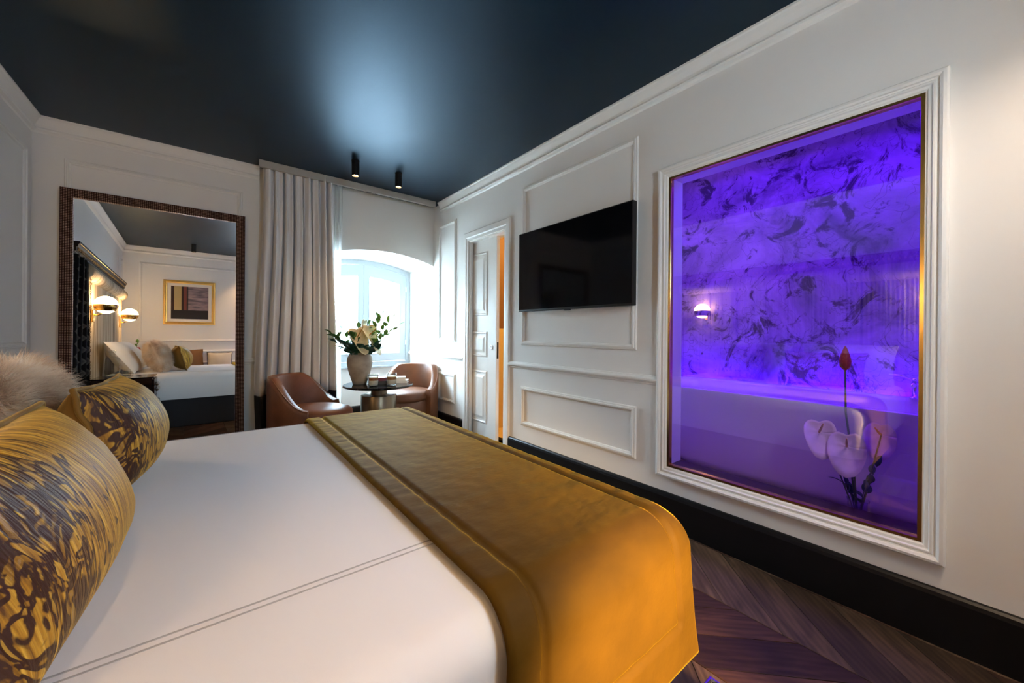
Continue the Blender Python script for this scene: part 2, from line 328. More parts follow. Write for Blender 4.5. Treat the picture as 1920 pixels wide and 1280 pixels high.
# ------------------------------------------------------------------ mesh helpers
WORLD_POS = {}
class MB:
    """collects shapes in one bmesh; build() links it as one mesh object"""
    def __init__(s): s.bm = bmesh.new()
    def box(s, x0, x1, y0, y1, z0, z1, bev=0, seg=2):
        r = bmesh.ops.create_cube(s.bm, size=1)
        for v in r['verts']: v.co = Vector(((x0+x1)/2+v.co.x*(x1-x0), (y0+y1)/2+v.co.y*(y1-y0), (z0+z1)/2+v.co.z*(z1-z0)))
        if bev:
            es = list({e for v in r['verts'] for e in v.link_edges})
            bmesh.ops.bevel(s.bm, geom=es, offset=bev, segments=seg, profile=.5, affect='EDGES')
        return s
    def faces(s, verts, faces):
        vs = [s.bm.verts.new(v) for v in verts]
        for f in faces:
            try: s.bm.faces.new([vs[i] for i in f])
            except ValueError: pass
        return s
    def rings(s, rings, closed=True, cap=True, loop=False):
        """rings of points bridged one to the next"""
        vs = [[s.bm.verts.new(p) for p in r] for r in rings]
        n = len(vs[0]); m = len(vs)
        for i in range(m if loop else m-1):
            a, b = vs[i], vs[(i+1) % m]
            for j in range(n if closed else n-1):
                k = (j+1) % n; s.bm.faces.new((a[j], a[k], b[k], b[j]))
        if cap and not loop and closed:
            s.bm.faces.new(list(reversed(vs[0]))); s.bm.faces.new(vs[-1])
        return s
    def lathe(s, prof, c=(0, 0, 0), n=32, axis='z', cap=True):
        rs = []
        for r, h in prof:
            ring = []
            for k in range(n):
                a = 2*PI*k/n; x, y = r*math.cos(a), r*math.sin(a)
                p = (x, y, h) if axis == 'z' else ((h, x, y) if axis == 'x' else (y, h, x))
                ring.append((c[0]+p[0], c[1]+p[1], c[2]+p[2]))
            rs.append(ring)
        return s.rings(rs, cap=cap)
    def tube(s, pts, rad, n=8):
        pts = [Vector(p) for p in pts]; rs = []
        for i, p in enumerate(pts):
            d = (pts[min(i+1, len(pts)-1)]-pts[max(i-1, 0)]).normalized()
            a = d.orthogonal().normalized() if i == 0 else (a - d*a.dot(d)).normalized()
            b = d.cross(a); r = rad[i] if isinstance(rad, (list, tuple)) else rad
            rs.append([p+a*r*math.cos(2*PI*k/n)+b*r*math.sin(2*PI*k/n) for k in range(n)])
        return s.rings(rs)
    def grid(s, f, nu, nv):
        vs = [[s.bm.verts.new(f(i/nu, j/nv)) for j in range(nv+1)] for i in range(nu+1)]
        for i in range(nu):
            for j in range(nv): s.bm.faces.new((vs[i][j], vs[i+1][j], vs[i+1][j+1], vs[i][j+1]))
        return s
    def build(s, name, m, parent=None, local=False, smooth=False, origin=None, mods=()):
        bmesh.ops.recalc_face_normals(s.bm, faces=s.bm.faces) if not getattr(s, 'keep', False) else None
        base = Vector((0, 0, 0))
        if parent is not None: base = WORLD_POS.get(parent.name, Vector((0, 0, 0)))
        loc = Vector((0, 0, 0))
        if not local:
            if origin is not None: loc = Vector(origin)-base; off = Vector(origin)
            else: off = base
            for v in s.bm.verts: v.co -= off
        elif origin is not None: loc = Vector(origin)
        me = bpy.data.meshes.new(name); s.bm.to_mesh(me); s.bm.free()
        me.materials.append(m)
        if smooth:
            for p in me.polygons: p.use_smooth = True
        o = bpy.data.objects.new(name, me); COL.objects.link(o)
        o.location = loc; o.parent = parent
        WORLD_POS[o.name] = base + loc
        return o
def smooth_angle(o, deg=40):
    me = o.data
    for p in me.polygons: p.use_smooth = True
    bm = bmesh.new(); bm.from_mesh(me)
    for e in bm.edges:
        if len(e.link_faces) == 2 and e.calc_face_angle(0) > R(deg): e.smooth = False
    bm.to_mesh(me); bm.free(); return o
def tag(o, label=None, cat=None, group=None, kind=None):
    if label: o['label'] = label
    if cat: o['category'] = cat
    if group: o['group'] = group
    if kind: o['kind'] = kind
    return o
def thing(name, label, cat, loc, rot=(0, 0, 0), group=None, scale=1):
    o = bpy.data.objects.new(name, None); o.empty_display_size = .1; COL.objects.link(o)
    o.location = loc; o.rotation_euler = rot; o.scale = (scale,)*3; WORLD_POS[o.name] = Vector(loc)
    return tag(o, label, cat, group)
def struct(o, label=None): return tag(o, label, kind='structure')
def copy_tree(o, parent=None):
    c = o.copy(); COL.objects.link(c); c.parent = parent
    for ch in list(o.children): copy_tree(ch, c)
    return c
def mod(o, kind, **kw):
    m = o.modifiers.new(kind.lower(), kind)
    for k, v in kw.items(): setattr(m, k, v)
    return m

# a frame of mitred moulding on a plane. to3(a,b,h): a,b in the plane, h out of it. prof = [(inset, height)]
def frame_ring(mb, to3, a0, a1, b0, b1, prof):
    rings = []
    for d, h in prof:
        rings.append([to3(a0+d, b0+d, h), to3(a1-d, b0+d, h), to3(a1-d, b1-d, h), to3(a0+d, b1-d, h)])
    return mb.rings(rings, cap=False)
def sweep(mb, prof, p0, p1, out):
    """prof = [(out, up)] swept straight from p0 to p1"""
    p0, p1, out = Vector(p0), Vector(p1), Vector(out); u = Vector((0, 0, 1))
    return mb.rings([[p0+out*a+u*b for a, b in prof], [p1+out*a+u*b for a, b in prof]])
rightp = lambda a, b, h: (XR-h, a, b)
leftp = lambda a, b, h: (XL+h, a, b)
backp = lambda a, b, h: (a, YB-h, b)
rearp = lambda a, b, h: (a, YR+h, b)
PANEL = [(0, 0), (0, .006), (.005, .013), (.012, .013), (.016, .020), (.026, .020), (.030, .012), (.036, .010), (.040, .003), (.040, 0)]
CROWN = [(0, 0), (.058, 0), (.058, -.012), (.048, -.018), (.040, -.034), (.022, -.062), (.016, -.078), (.026, -.082), (.030, -.092), (.026, -.102), (.008, -.108), (0, -.118)]
RAIL = [(0, -.03), (.008, -.026), (.010, -.014), (.020, -.010), (.026, 0), (.026, .010), (.018, .018), (.012, .020), (.008, .028), (0, .03)]
BASE = [(0, 0), (.022, 0), (.022, .19), (.018, .205), (.010, .213), (0, .216)]

# ------------------------------------------------------------------ structure
def wall_mesh(boxes): 
    m = MB()
    for b in boxes: m.box(*b)
    return m
# floor underlay and chevron planks
floor = struct(MB().box(XL-.1, XR+.02, YR-.1, 5.3, -.06, -.012).build('floor', M_floorbed), 'smoked oak chevron floor')
plank_meshes = []
CW, PITCH = .4, .226
def plank_mesh(sgn, w=CW):
    m = MB(); g = .0018; t = w
    lo = [(0+g, 0+g), (w-g, sgn*t+g), (w-g, sgn*t+PITCH-g), (0+g, PITCH-g)]
    c = .0025
    cx = sum(p[0] for p in lo)/4; cy = sum(p[1] for p in lo)/4
    top = [(x+(c if x < cx else -c), y+(c if i < 2 else -c)) for i, (x, y) in enumerate(lo)]
    m.rings([[(x-cx, y-cy, -.012) for x, y in lo], [(x-cx, y-cy, -.0015) for x, y in lo], [(x-cx, y-cy, 0) for x, y in top]])
    # turn so that the grain axis is local x
    a = math.atan2(sgn*t, w); ro = Matrix.Rotation(-a, 3, 'Z')
    for v in m.bm.verts: v.co = ro @ v.co
    bmesh.ops.recalc_face_normals(m.bm, faces=m.bm.faces)
    me = bpy.data.meshes.new('floor_plank'); m.bm.to_mesh(me); m.bm.free(); return me, a, cx, cy
KINDS = {}
for s in (1, -1):
    for mi, mm in enumerate((M_plank, M_plank2)):
        me, a, cx, cy = plank_mesh(s); me.materials.append(mm); KINDS[s, mi] = (me, a, cx, cy)
xcols = [1.8+CW*k for k in range(1, -8, -1)]
for ci, x0 in enumerate(xcols):
    s = 1 if (round((1.8-x0)/CW) % 2 == 0) else -1
    y = -1.12+(.053 if s > 0 else .40)
    while y < 4.75:
        me, a, cx, cy = KINDS[s, 1 if s > 0 and random.random() < .75 else (1 if random.random() < .15 else 0)]
        px, py = x0+cx, y+cy
        if x0 < XR-.01 and XL-.3 < px < XR+.25 and YR-.2 < py < 4.75:
            o = bpy.data.objects.new('floor_plank', me); COL.objects.link(o); o.parent = floor; o.location = (px, py, 0); o.rotation_euler = (0, 0, a)
        y += PITCH
# niche floor strip
MB().box(.95, XR, 4.62, 5.25, -.012, -.001).build('niche_floor_board', M_plank, floor)

ceiling = struct(MB().box(XL-.1, XR+.15, YR-.1, 5.35, H, H+.08).build('ceiling', M_ceil), 'dark blue-black satin ceiling')

wall_left = struct(MB().box(XL-.12, XL, YR-.12, 5.35, -.05, H+.02).build('wall_left', M_wall))
RW = (.80, 1.16, 1.60, 2.15)   # opening added in the rear wall behind the camera for extra daylight
wall_rear = struct(MB().box(XL-.12, RW[0], YR-.12, YR, -.05, H+.02).box(RW[1], XR+.14, YR-.12, YR, -.05, H+.02).box(RW[0], RW[1], YR-.12, YR, -.05, RW[2]).box(RW[0], RW[1], YR-.12, YR, RW[3], H+.02).build('wall_rear', M_wall))
TW = .14   # thickness of the wall to the bathroom
GY0, GY1, GZ0, GZ1 = .165, 1.243, .385, 2.165     # bathroom window opening
DY0, DY1, DZ1 = 2.935, 3.575, 2.185              # sliding-door opening
wall_right = struct(wall_mesh([
    (XR, XR+TW, YR-.12, GY0, -.05, H+.02), (XR, XR+TW, GY0, GY1, -.05, GZ0), (XR, XR+TW, GY0, GY1, GZ1, H+.02),
    (XR, XR+TW, GY1, DY0, -.05, H+.02), (XR, XR+TW, DY0, DY1, DZ1, H+.02), (XR, XR+.035, DY1, 5.35, -.05, H+.02),
    (XR+.105, XR+TW, DY1, 5.35, -.05, H+.02), (XR+.035, XR+.105, 4.3, 5.35, -.05, H+.02)]).build('wall_right', M_wall))

AX, AHW, ATOP, ASAG = 1.59, .645, 2.145, .105
AR = (AHW*AHW+ASAG*ASAG)/(2*ASAG)
def arch_z(x, d=0):
    """height of the vault at x; d = offset inwards"""
    r = AR-d; return ATOP-AR+math.sqrt(max(0, r*r-(x-AX)**2))
wb = MB()
wb.box(XL-.12, AX-AHW, YB, 5.35, -.05, H+.02)
n = 24; xs = [AX-AHW+2*AHW*k/n for k in range(n+1)]
ring0 = [(x, YB, arch_z(x)) for x in xs]+[(XR+.03, YB, arch_z(xs[-1])), (XR+.03, YB, H+.02), (xs[0], YB, H+.02)]
wb.rings([ring0, [(p[0], 5.35, p[2]) for p in ring0]])
wb.box(AX-AHW, XR+.03, YW+.02, 5.35, -.05, .72)
wall_back = struct(wb.build('wall_back', M_wall))

# mouldings are pieces of their walls
def crown(p0, p1, out, wall): sweep(MB(), CROWN, (p0[0], p0[1], H), (p1[0], p1[1], H), out).build('crown_moulding', M_trim, wall)
def rail(p0, p1, out, wall, z=.9): sweep(MB(), RAIL, (p0[0], p0[1], z), (p1[0], p1[1], z), out).build('chair_rail', M_trim, wall)
def panel(to3, a0, a1, b0, b1, wall): frame_ring(MB(), to3, a0, a1, b0, b1, PANEL).build('panel_moulding', M_trim, wall)
def board(name, p0, p1, out): struct(sweep(MB(), BASE, (p0[0], p0[1], 0), (p1[0], p1[1], 0), out).build(name, M_black))
crown((XR, YR), (XR, 4.25), (-1, 0, 0), wall_right)
crown((XL, YR), (XL, YB), (1, 0, 0), wall_left)
crown((XL, YB), (.36, YB), (0, -1, 0), wall_back)
crown((XL, YR), (XR, YR), (0, 1, 0), wall_rear)
rail((XR, 1.313), (XR, 2.852), (-1, 0, 0), wall_right)
rail((XR, 3.69), (XR, YW), (-1, 0, 0), wall_right)
rail((XL, YB), (.6, YB), (0, -1, 0), wall_back)
rail((XL, 3.45), (XL, YB), (1, 0, 0), wall_left)
rail((XL, YR), (XR, YR), (0, 1, 0), wall_rear)
for z0, z1 in ((1.088, 2.518), (.360, .712)):
    panel(rightp, 1.476, 2.678, z0, z1, wall_right)
    panel(rightp, 3.872, 4.290, z0, z1, wall_right)
    panel(backp, -.897, .228, z0, z1, wall_back)
    panel(leftp, 3.60, 4.335, z0-.02, z1, wall_left)
    panel(rearp, -.85, .70, z0, z1, wall_rear)
panel(leftp, -.45, -.12, 1.068, 2.518, wall_left)
board('baseboard_right', (XR, YR), (XR, 2.852), (-1, 0, 0))
board('baseboard_right_far', (XR, 3.69), (XR, YW+.02), (-1, 0, 0))
board('baseboard_back', (XL, YB), (AX-AHW, YB), (0, -1, 0))
board('baseboard_niche', (AX-AHW, YW+.02), (XR, YW+.02), (0, -1, 0))
board('baseboard_left', (XL, YR), (XL, YB), (1, 0, 0))
board('baseboard_rear', (XL, YR), (XR, YR), (0, 1, 0))

# ------------------------------------------------------------------ window_1 : arched casement window in the niche
def arch_loop(x0, x1, z0, d, y, k=16):
    pts = [(x0, y, z0), (x1, y, z0)]
    for i in range(k+1):
        x = x1+(x0-x1)*i/k; pts.append((x, y, arch_z(x, d)))
    return pts
def arch_ring(mb, o, i, y0, y1):
    """ring between two arched loops o,i = (x0,x1,z0,d)"""
    mb.rings([arch_loop(*o, y0), arch_loop(*i, y0), arch_loop(*i, y1), arch_loop(*o, y1)], cap=False, loop=True); return mb
win = struct(thing('window_1', 'white arched double casement window in the deep niche', None, (AX, YW, .735)))
arch_ring(MB(), (.948, 2.23, .735, .002), (1.0, 2.178, .79, .06), YW-.01, YW+.09).build('window_frame', M_windim, win)
for x0, x1, gl, gr in ((1.005, 1.588, .11, .075), (1.592, 2.173, .075, .09)):
    leaf = arch_ring(MB(), (x0, x1, .795, .066), (x0+gl, x1-gr, .905, .215), YW, YW+.055).build('casement', M_windim, win)
    arch_ring(MB(), (x0+gl-.012, x1-gr+.012, .893, .203), (x0+gl, x1-gr, .905, .215), YW-.006, YW).build('glazing_bead', M_windim, leaf)
    lp0, lp1 = arch_loop(x0+gl-.005, x1-gr+.005, .90, .21, YW+.024), arch_loop(x0+gl-.005, x1-gr+.005, .90, .21, YW+.030)
    MB().rings([lp0, lp1]).build('pane', M_pane, leaf)
for z in (1.05, 1.80): MB().lathe([(.007, z-.035), (.009, z-.03), (.009, z+.03), (.007, z+.035)], (2.17, YW-.012, 0), 10).build('hinge', M_trim, win)
hd = MB().box(1.578, 1.602, YW-.012, YW, 1.30, 1.42, .004); hd.tube([(1.59, YW-.012, 1.36), (1.59, YW-.045, 1.36), (1.59, YW-.05, 1.30), (1.59, YW-.048, 1.25)], .007)
hd.build('window_handle', M_windim, win)
MB().box(.95, 2.228, YW-.04, YW+.02, .712, .737, .006).build('window_sill', M_windim, win)

w3 = struct(thing('window_rear_added', 'added unseen casement in the rear wall that lets in extra daylight', None, (.98, YR, 1.60)))
frame_ring(MB(), lambda a, b, h: (a, YR-.08+h, b), RW[0], RW[1], RW[2], RW[3], [(0, 0), (0, .05), (.05, .05), (.05, 0)]).build('window_frame', M_trim, w3)
MB().box(RW[0]+.045, RW[1]-.045, YR-.062, YR-.056, RW[2]+.045, RW[3]-.045).build('pane', M_pane, w3)

# building across the street, beyond the window
bld = thing('building', 'pale plastered building across the street seen through the window', 'building', (2.5, 17, -9))
MB().box(-8, 12, 17, 18, -9, 3.4).build('facade_wall', M_facade, bld)
for zz in (-2.6, .2):
    for k in range(8):
        x = -5.4+2.15*k
        wdw = MB().box(x-.42, x+.42, 16.93, 17.0, zz, zz+1.75, .01).build('facade_window', M_shutter, bld)
        MB().box(x-.52, x+.52, 16.86, 17.0, zz-.12, zz, .01).build('window_ledge', M_ledge, wdw)
MB().box(-8, 12, 16.7, 17.0, -1.0+.55, -.30, .02).build('string_course', M_ledge, bld)
MB().box(-8.1, 12.1, 16.5, 18.1, 3.4, 3.6, .03).build('roof_cornice', M_ledge, bld)
struct(MB().box(-40, 40, 5.4, 60, -9.1, -9.0).build('ground_street', M_ledge))

# ------------------------------------------------------------------ bathroom beyond the glass
BX0, BX1, BY0, BY1, BZ = XR+TW, 3.72, -.55, 2.02, .20
bw = MB()
bw.box(BX1, BX1+.1, BY0-.1, 3.95, -.05, H+.02)
struct(bw.build('wall_bathroom_mural', M_mural, origin=(BX1, .7, 1.2)))
struct(wall_mesh([(BX0, BX1, BY0-.1, BY0, -.05, H), (BX0, BX1, BY1, BY1+.08, -.05, H), (BX0, BX1, 3.87, 3.95, -.05, H)]).build('wall_bathroom_side', M_wall))
struct(MB().box(BX0, BX1, BY0, 3.87, H, H+.08).build('ceiling_bathroom', M_wall))
struct(MB().box(BX0, BX1, BY0, BY1, BZ-.05, BZ).build('floor_bathroom', M_bathfloor))
struct(MB().box(BX0, BX1, BY1+.08, 3.87, -.05, 0).build('floor_washroom', M_tan))
struct(wall_mesh([(BX1-.03, BX1, BY1+.08, 3.87, 0, 1.25), (BX0, BX1-.03, 3.84, 3.87, 0, 1.25)]).build('wall_washroom_tile', M_tan))
struct(wall_mesh([(BX1-.03, BX1, BY1+.08, 3.87, 1.25, H), (BX0, BX1-.03, 3.84, 3.87, 1.25, H)]).build('wall_washroom_upper', M_brownwall))

# window_2: picture window between bedroom and bathroom
w2 = struct(thing('window_2', 'tall fixed picture window into the purple-lit bathroom with white moulded frame', None, (XR, .71, .315)))
FR = [(0, 0), (0, .030), (.006, .038), (.016, .040), (.024, .034), (.026, .026), (.032, .024), (.036, .028), (.042, .028), (.046, .020), (.056, .018), (.060, .012), (.065, .010), (.065, 0)]
frame_ring(MB(), rightp, .108, 1.315, .315, 2.232, FR).build('moulded_frame', M_trim, w2)
frame_ring(MB(), rightp, .172, 1.251, .379, 2.168, [(0, 0), (0, .012), (.012, .012), (.014, .004), (.014, -.02), (0, -.02)]).build('brass_trim', M_brass, w2)
MB().box(XR+.016, XR+TW-.002, GY0+.001, GY1-.001, GZ0, GZ0+.005).build('added_dark_sill', M_dkwood, w2)  # dark board added to keep the lower reveal dim under the LED
MB().box(XR+.006, XR+.014, .182, 1.241, .389, 2.158).build('pane', M_bathpane, w2)

# ------------------------------------------------------------------ door_1 : sliding pocket door
d1 = struct(thing('door_1', 'white panelled sliding door left slightly open', None, (XR, 3.26, 0)))
cas = MB()
CASP = [(0, 0), (0, .016), (.006, .022), (.05, .022), (.06, .016), (.085, .014), (.088, .008), (.088, -.035), (.0, -.035)]
for dd in (0,):
    rings = []
    for d, h in CASP: rings.append([(XR-h, 2.852+d, 0), (XR-h, 2.852+d, 2.296-d*1.1), (XR-h, 3.685-d, 2.296-d*1.1), (XR-h, 3.685-d, 0)])
    cas.rings(rings, closed=False, cap=False)
cas.build('door_casing', M_trim, d1)
LY0, LY1, LX = 3.148, 3.98, XR+.05
leaf = MB().box(LX, LX+.04, LY0, LY1, .012, 2.19, .003).build('door_leaf', M_trim, d1)
leafp = lambda a, b, h: (LX-h, a, b)
for z0, z1 in ((1.377, 2.058), (.936, 1.208), (.230, .792)):
    frame_ring(MB(), leafp, 3.305, 3.90, z0, z1, [(0, 0), (.008, .008), (.018, .010), (.026, .002), (.045, .002), (.075, .010), (.076, 0)]).build('door_panel_moulding', M_trim, leaf)
    MB().box(LX-.010, LX, 3.38, 3.825, z0+.075, z1-.075).build('door_panel_field', M_trim, leaf)
lk = MB().lathe([(.022, 0), (.022, -.006), (.018, -.008), (.012, -.008), (.010, -.002), (.004, -.002), (.004, -.010)], (LX, 3.225, 1.045), 20, 'x').build('flush_pull', M_chrome, leaf)
MB().box(LX+.010, LX+.030, LY0-.002, LY0+.002, .93, 1.10, .001).build('latch_plate', M_blackmetal, leaf)

# ------------------------------------------------------------------ bathroom things
def rrect(cx, cy, hx, hy, r, z, k=6):
    pts = []
    for qx, qy, a0 in ((1, 1, 0), (-1, 1, 90), (-1, -1, 180), (1, -1, 270)):
        for i in range(k+1):
            a = R(a0+90*i/k); pts.append((cx+qx*(hx-r)+r*math.cos(a), cy+qy*(hy-r)+r*math.sin(a), z))
    return pts
tub = thing('bathtub', 'white freestanding bathtub under the purple light behind the glass', 'bathtub', (3.16, .85, BZ))
tb = MB(); rs = []
for hx, hy, r, z in ((.24, .78, .2, BZ+.0), (.28, .84, .24, BZ+.06), (.34, .95, .30, BZ+.35), (.375, 1.02, .32, BZ+.57), (.385, 1.03, .33, BZ+.585), (.385, 1.03, .33, BZ+.60), (.375, 1.02, .32, BZ+.605), (.325, .96, .28, BZ+.60), (.315, .95, .27, BZ+.58), (.28, .86, .24, BZ+.30), (.2, .72, .18, BZ+.14), (.05, .4, .04, BZ+.12)):
    rs.append(rrect(3.16, .85, hx, hy, r, z))
smooth_angle(tb.rings(rs).build('tub_shell', M_porcelain, tub), 60)
ledst = thing('led_strip', 'slim purple led strip along the mural wall behind the bathtub', 'light strip', (3.63, .75, .655))
MB().box(3.58, 3.70, -.50, 1.98, .655, .680, .003).build('strip_housing', M_blackmetal, ledst)
MB().box(3.60, 3.68, -.46, 1.96, .680, .683).build('strip_diffuser', M_led, ledst)
tap = thing('bath_tap', 'chrome bath tap standing on the tub rim', 'tap', (3.47, .30, BZ+.60))
MB().lathe([(.03, 0), (.03, .012), (.016, .016), (.014, .10), (.018, .11), (.018, .13), (0.002, .135)], (3.47, .30, BZ+.603), 16).build('tap_body', M_chrome, tap, smooth=True)
MB().tube([(3.47, .30, BZ+.70), (3.43, .30, BZ+.715), (3.37, .30, BZ+.71), (3.33, .30, BZ+.69)], .012).build('spout', M_chrome, tap, smooth=True)
MB().tube([(3.47, .30, BZ+.725), (3.47, .36, BZ+.745), (3.47, .42, BZ+.75)], .007).build('lever', M_chrome, tap, smooth=True)
tl = thing('toilet', 'white toilet bowl in the warm-lit washroom behind the sliding door', 'toilet', (3.42, 3.45, 0))
MB().lathe([(.12, 0), (.13, .02), (.13, .18), (.17, .33), (.19, .40), (.19, .42), (.15, .42), (.12, .34), (.05, .28)], (3.42, 3.45, 0), 24).build('bowl', M_porcelain, tl, smooth=True)
MB().lathe([(.13, .421), (.19, .421), (.195, .43), (.19, .44), (.13, .44), (.125, .43)], (3.42, 3.45, 0), 24, cap=False).build('seat_ring', M_porcelain, tl, smooth=True)
MB().box(3.60, 3.685, 3.27, 3.63, .36, .80, .02).build('cistern', M_porcelain, tl)

# ---- flowers
def spathe_mesh(mb, c, size, tilt, yaw, curl=.25):
    """heart-shaped anthurium bract with thickness, local z = face direction"""
    ro = Euler((tilt, 0, yaw)).to_matrix(); c = Vector(c)
    def f(u, v):
        a = u*2*PI; rr = (.55+.28*math.sin(a)**2*(1 if math.sin(a) < 0 else .2)-.20*math.exp(-((a-PI/2)/.35)**2)+.30*math.exp(-((a-3*PI/2)/.45)**2))
        r = v*rr*size
        p = Vector((r*math.cos(a), r*math.sin(a), curl*size*(v*v)*(.6+.4*math.sin(a*2))-.02*size*math.sin(6*a)*v))
        return c+ro@p
    mb.grid(f, 28, 5); return ro
def anthurium(name, label, group, base, head, size, msp, tilt, yaw, cat='flower'):
    t = thing(name, label, cat, base, group=group)
    b, h = Vector(base), Vector(head); mid = (b+h)/2+Vector((0, 0, .04))+(h-b).cross(Vector((0, 0, 1)))*.06
    MB().tube([b, b*.6+mid*.4+Vector((0, 0, .01)), mid, mid*.4+h*.6, h], .0035, 6).build('stem', M_stem, t, smooth=True)
    m = MB(); ro = spathe_mesh(m, h, size, tilt, yaw); o = m.build('spathe', msp, t, smooth=True); mod(o, 'SOLIDIFY', thickness=.0015)
    d = ro@Vector((0, .25, 1)).normalized(); p = h
    MB().tube([p, p+d*size*.35+Vector((0, 0, .004)), p+d*size*.7+Vector((0, 0, .012))], [.005, .0055, .003], 8).build('spadix', M_spadix, t, smooth=True)
    return t
def leaf_into(mb, c, d, up_, ln, wd):
    c, d = Vector(c), Vector(d).normalized(); s = d.cross(Vector(up_)).normalized(); u = s.cross(d)
    def f(a, b):
        w_ = wd*math.sin(PI*min(1, a**.8))*(b-.5)
        return c+d*ln*a+s*w_+u*(.18*ln*a*(1-a)+abs(b-.5)*wd*.25*math.sin(PI*a)) - Vector((0, 0, .15*ln*a*a))
    mb.grid(f, 5, 2)
def leaf_branch(name, label, group, base, tip, nl, ln, wd, m, rng):
    t = thing(name, label, 'leaf stem', base, group=group)
    b, h = Vector(base), Vector(tip); mid = (b+h)/2+Vector((0, 0, .05))
    pts = [b.lerp(mid, k/4).lerp(mid.lerp(h, k/4), k/4) for k in range(5)]
    MB().tube(pts, [.003, .003, .0025, .002, .0012], 6).build('stem', M_stem, t, smooth=True)
    for k in range(nl):
        f = .45+.55*k/max(1, nl-1); i = min(3, int(f*4)); p = pts[i].lerp(pts[i+1], f*4-i)
        ax = (pts[4]-pts[2]).normalized()
        d = ax*rng.uniform(.3, .9)+Vector((rng.uniform(-1, 1), rng.uniform(-1, 1), rng.uniform(-.3, .6)))*.8
        if k == nl-1: d = ax
        mb = MB(); leaf_into(mb, p, d, (rng.uniform(-.3, .3), rng.uniform(-.3, .3), 1), ln*rng.uniform(.8, 1.15), wd*rng.uniform(.8, 1.1))
        o = mb.build('leaf', m, t, smooth=True); mod(o, 'SOLIDIFY', thickness=.001)
    return t

rng = random.Random(3)
# bathroom vase with anthuriums beside the glass
BV = (2.64, .43, BZ)
bv = thing('glass_vase', 'small clear vase holding anthuriums on the bathroom floor', 'vase', BV)
MB().lathe([(.035, .0), (.045, .01), (.05, .06), (.042, .13), (.046, .15), (.042, .15), (.037, .13), (.044, .06), (.038, .015), (.004, .012)], BV, 24).build('vase_body', M_clear, bv, smooth=True)
for nm, head, sz, ti, yw_ in (('left', (2.60, .585, .67), .13, R(70), R(-65)), ('middle', (2.60, .47, .62), .14, R(75), R(-80)), ('right', (2.75, .36, .68), .12, R(80), R(-100))):
    anthurium('anthurium_flower', 'white anthurium bloom behind the bathroom glass, %s' % {'left': 'leftmost and tilted outwards', 'middle': 'largest, in the middle of the vase', 'right': 'rightmost, half turned away'}[nm], 'anthuriums in the bathroom vase', (BV[0], BV[1], BZ+.02), head, sz, M_spathew, ti, yw_)
bud = thing('red_flower_bud', 'tall red flower bud on a long stem behind the bathroom glass', 'flower', (BV[0], BV[1], BZ+.02))
MB().tube([(2.64, .43, BZ+.02), (2.62, .445, .5), (2.60, .475, .8), (2.60, .479, 1.02)], [.005, .005, .0045, .004], 6).build('stem', M_stem, bud, smooth=True)
MB().lathe([(.004, 0), (.022, .02), (.026, .05), (.018, .085), (.008, .115), (.001, .13)], (2.60, .479, 1.015), 12).build('bud', M_red, bud, smooth=True)
for w_, (dx, dy, z) in (('under the left bloom', (-.02, .09, .50)), ('under the right bloom', (.06, -.06, .52)), ('low in front', (-.02, -.03, .42)), ('low at the back', (.03, .05, .40))):
    leaf_branch('anthurium_leaf', 'dark leaf stem in the bathroom vase behind the glass, '+w_, 'leaves in the bathroom vase', (BV[0], BV[1], BZ+.02), (BV[0]+dx, BV[1]+dy, z), 4, .07, .04, M_leafdk, rng)

# ------------------------------------------------------------------ bed
bed = thing('bed', 'wide bed with dark upholstered base and taut white sheet', 'bed', (.03, 1.45, 0))
MB().box(-.94, 1.03, .575, 2.335, .0, .37, .012).build('bed_base', M_bedbase, bed)
def slab(cx, cy, hx, hy, r, z0, z1, rt_, k=8):
    rs = [rrect(cx, cy, hx-.004, hy-.004, r, z0, 6), rrect(cx, cy, hx, hy, r, z0+.01, 6)]
    for i in range(k+1):
        a = PI/2*i/k; d = rt_*(1-math.cos(a)); rs.append(rrect(cx, cy, hx-d, hy-d, max(.01, r-d*.6), z1-rt_+rt_*math.sin(a), 6))
    return rs
sh = MB(); rs = slab(.068, 1.445, 1.018, .915, .085, .36, .70, .075)
sheet = smooth_angle(sh.rings(rs).build('fitted_sheet', M_sheet, bed), 60)
for yy in (.818, .836): MB().box(-.90, .98, yy-.0018, yy+.0018, .6995, .7012).build('stitch_line', M_thread, sheet)
MB().box(-.90, .98, 2.300-.0015, 2.300+.0015, .6990, .7008).build('stitch_line', M_thread, sheet)

# runner (throw) lying across the foot of the bed
RX0, RX1 = .402, 1.018
def runner_path(t):
    """point (y,z) and normal along the drape, t in 0..1 from near hem to far hem"""
    y0, y1, zt, r = .512, 2.378, .714, .085
    segs = [zt-r-.345, r*PI/2, (y1-r)-(y0+r), r*PI/2, zt-r-.40]
    tot = sum(segs); s = t*tot
    if s < segs[0]: return y0-.014*(1-s/segs[0])**1.5, .345+s, (-1, 0)
    s -= segs[0]
    if s < segs[1]: a = s/r; return y0+r-r*math.cos(a), zt-r+r*math.sin(a), (-math.cos(a), math.sin(a))
    s -= segs[1]
    if s < segs[2]: return y0+r+s, zt, (0, 1)
    s -= segs[2]
    if s < segs[3]: a = s/r; return y1-r+r*math.sin(a), zt-r+r*math.cos(a), (math.sin(a), math.cos(a))
    s -= segs[3]; return y1, zt-r-s, (1, 0)
from mathutils import noise as mn
def smst(x): x = max(0, min(1, x)); return x*x*(3-2*x)
BW = .082/(RX1-RX0); TB = .115/2.75
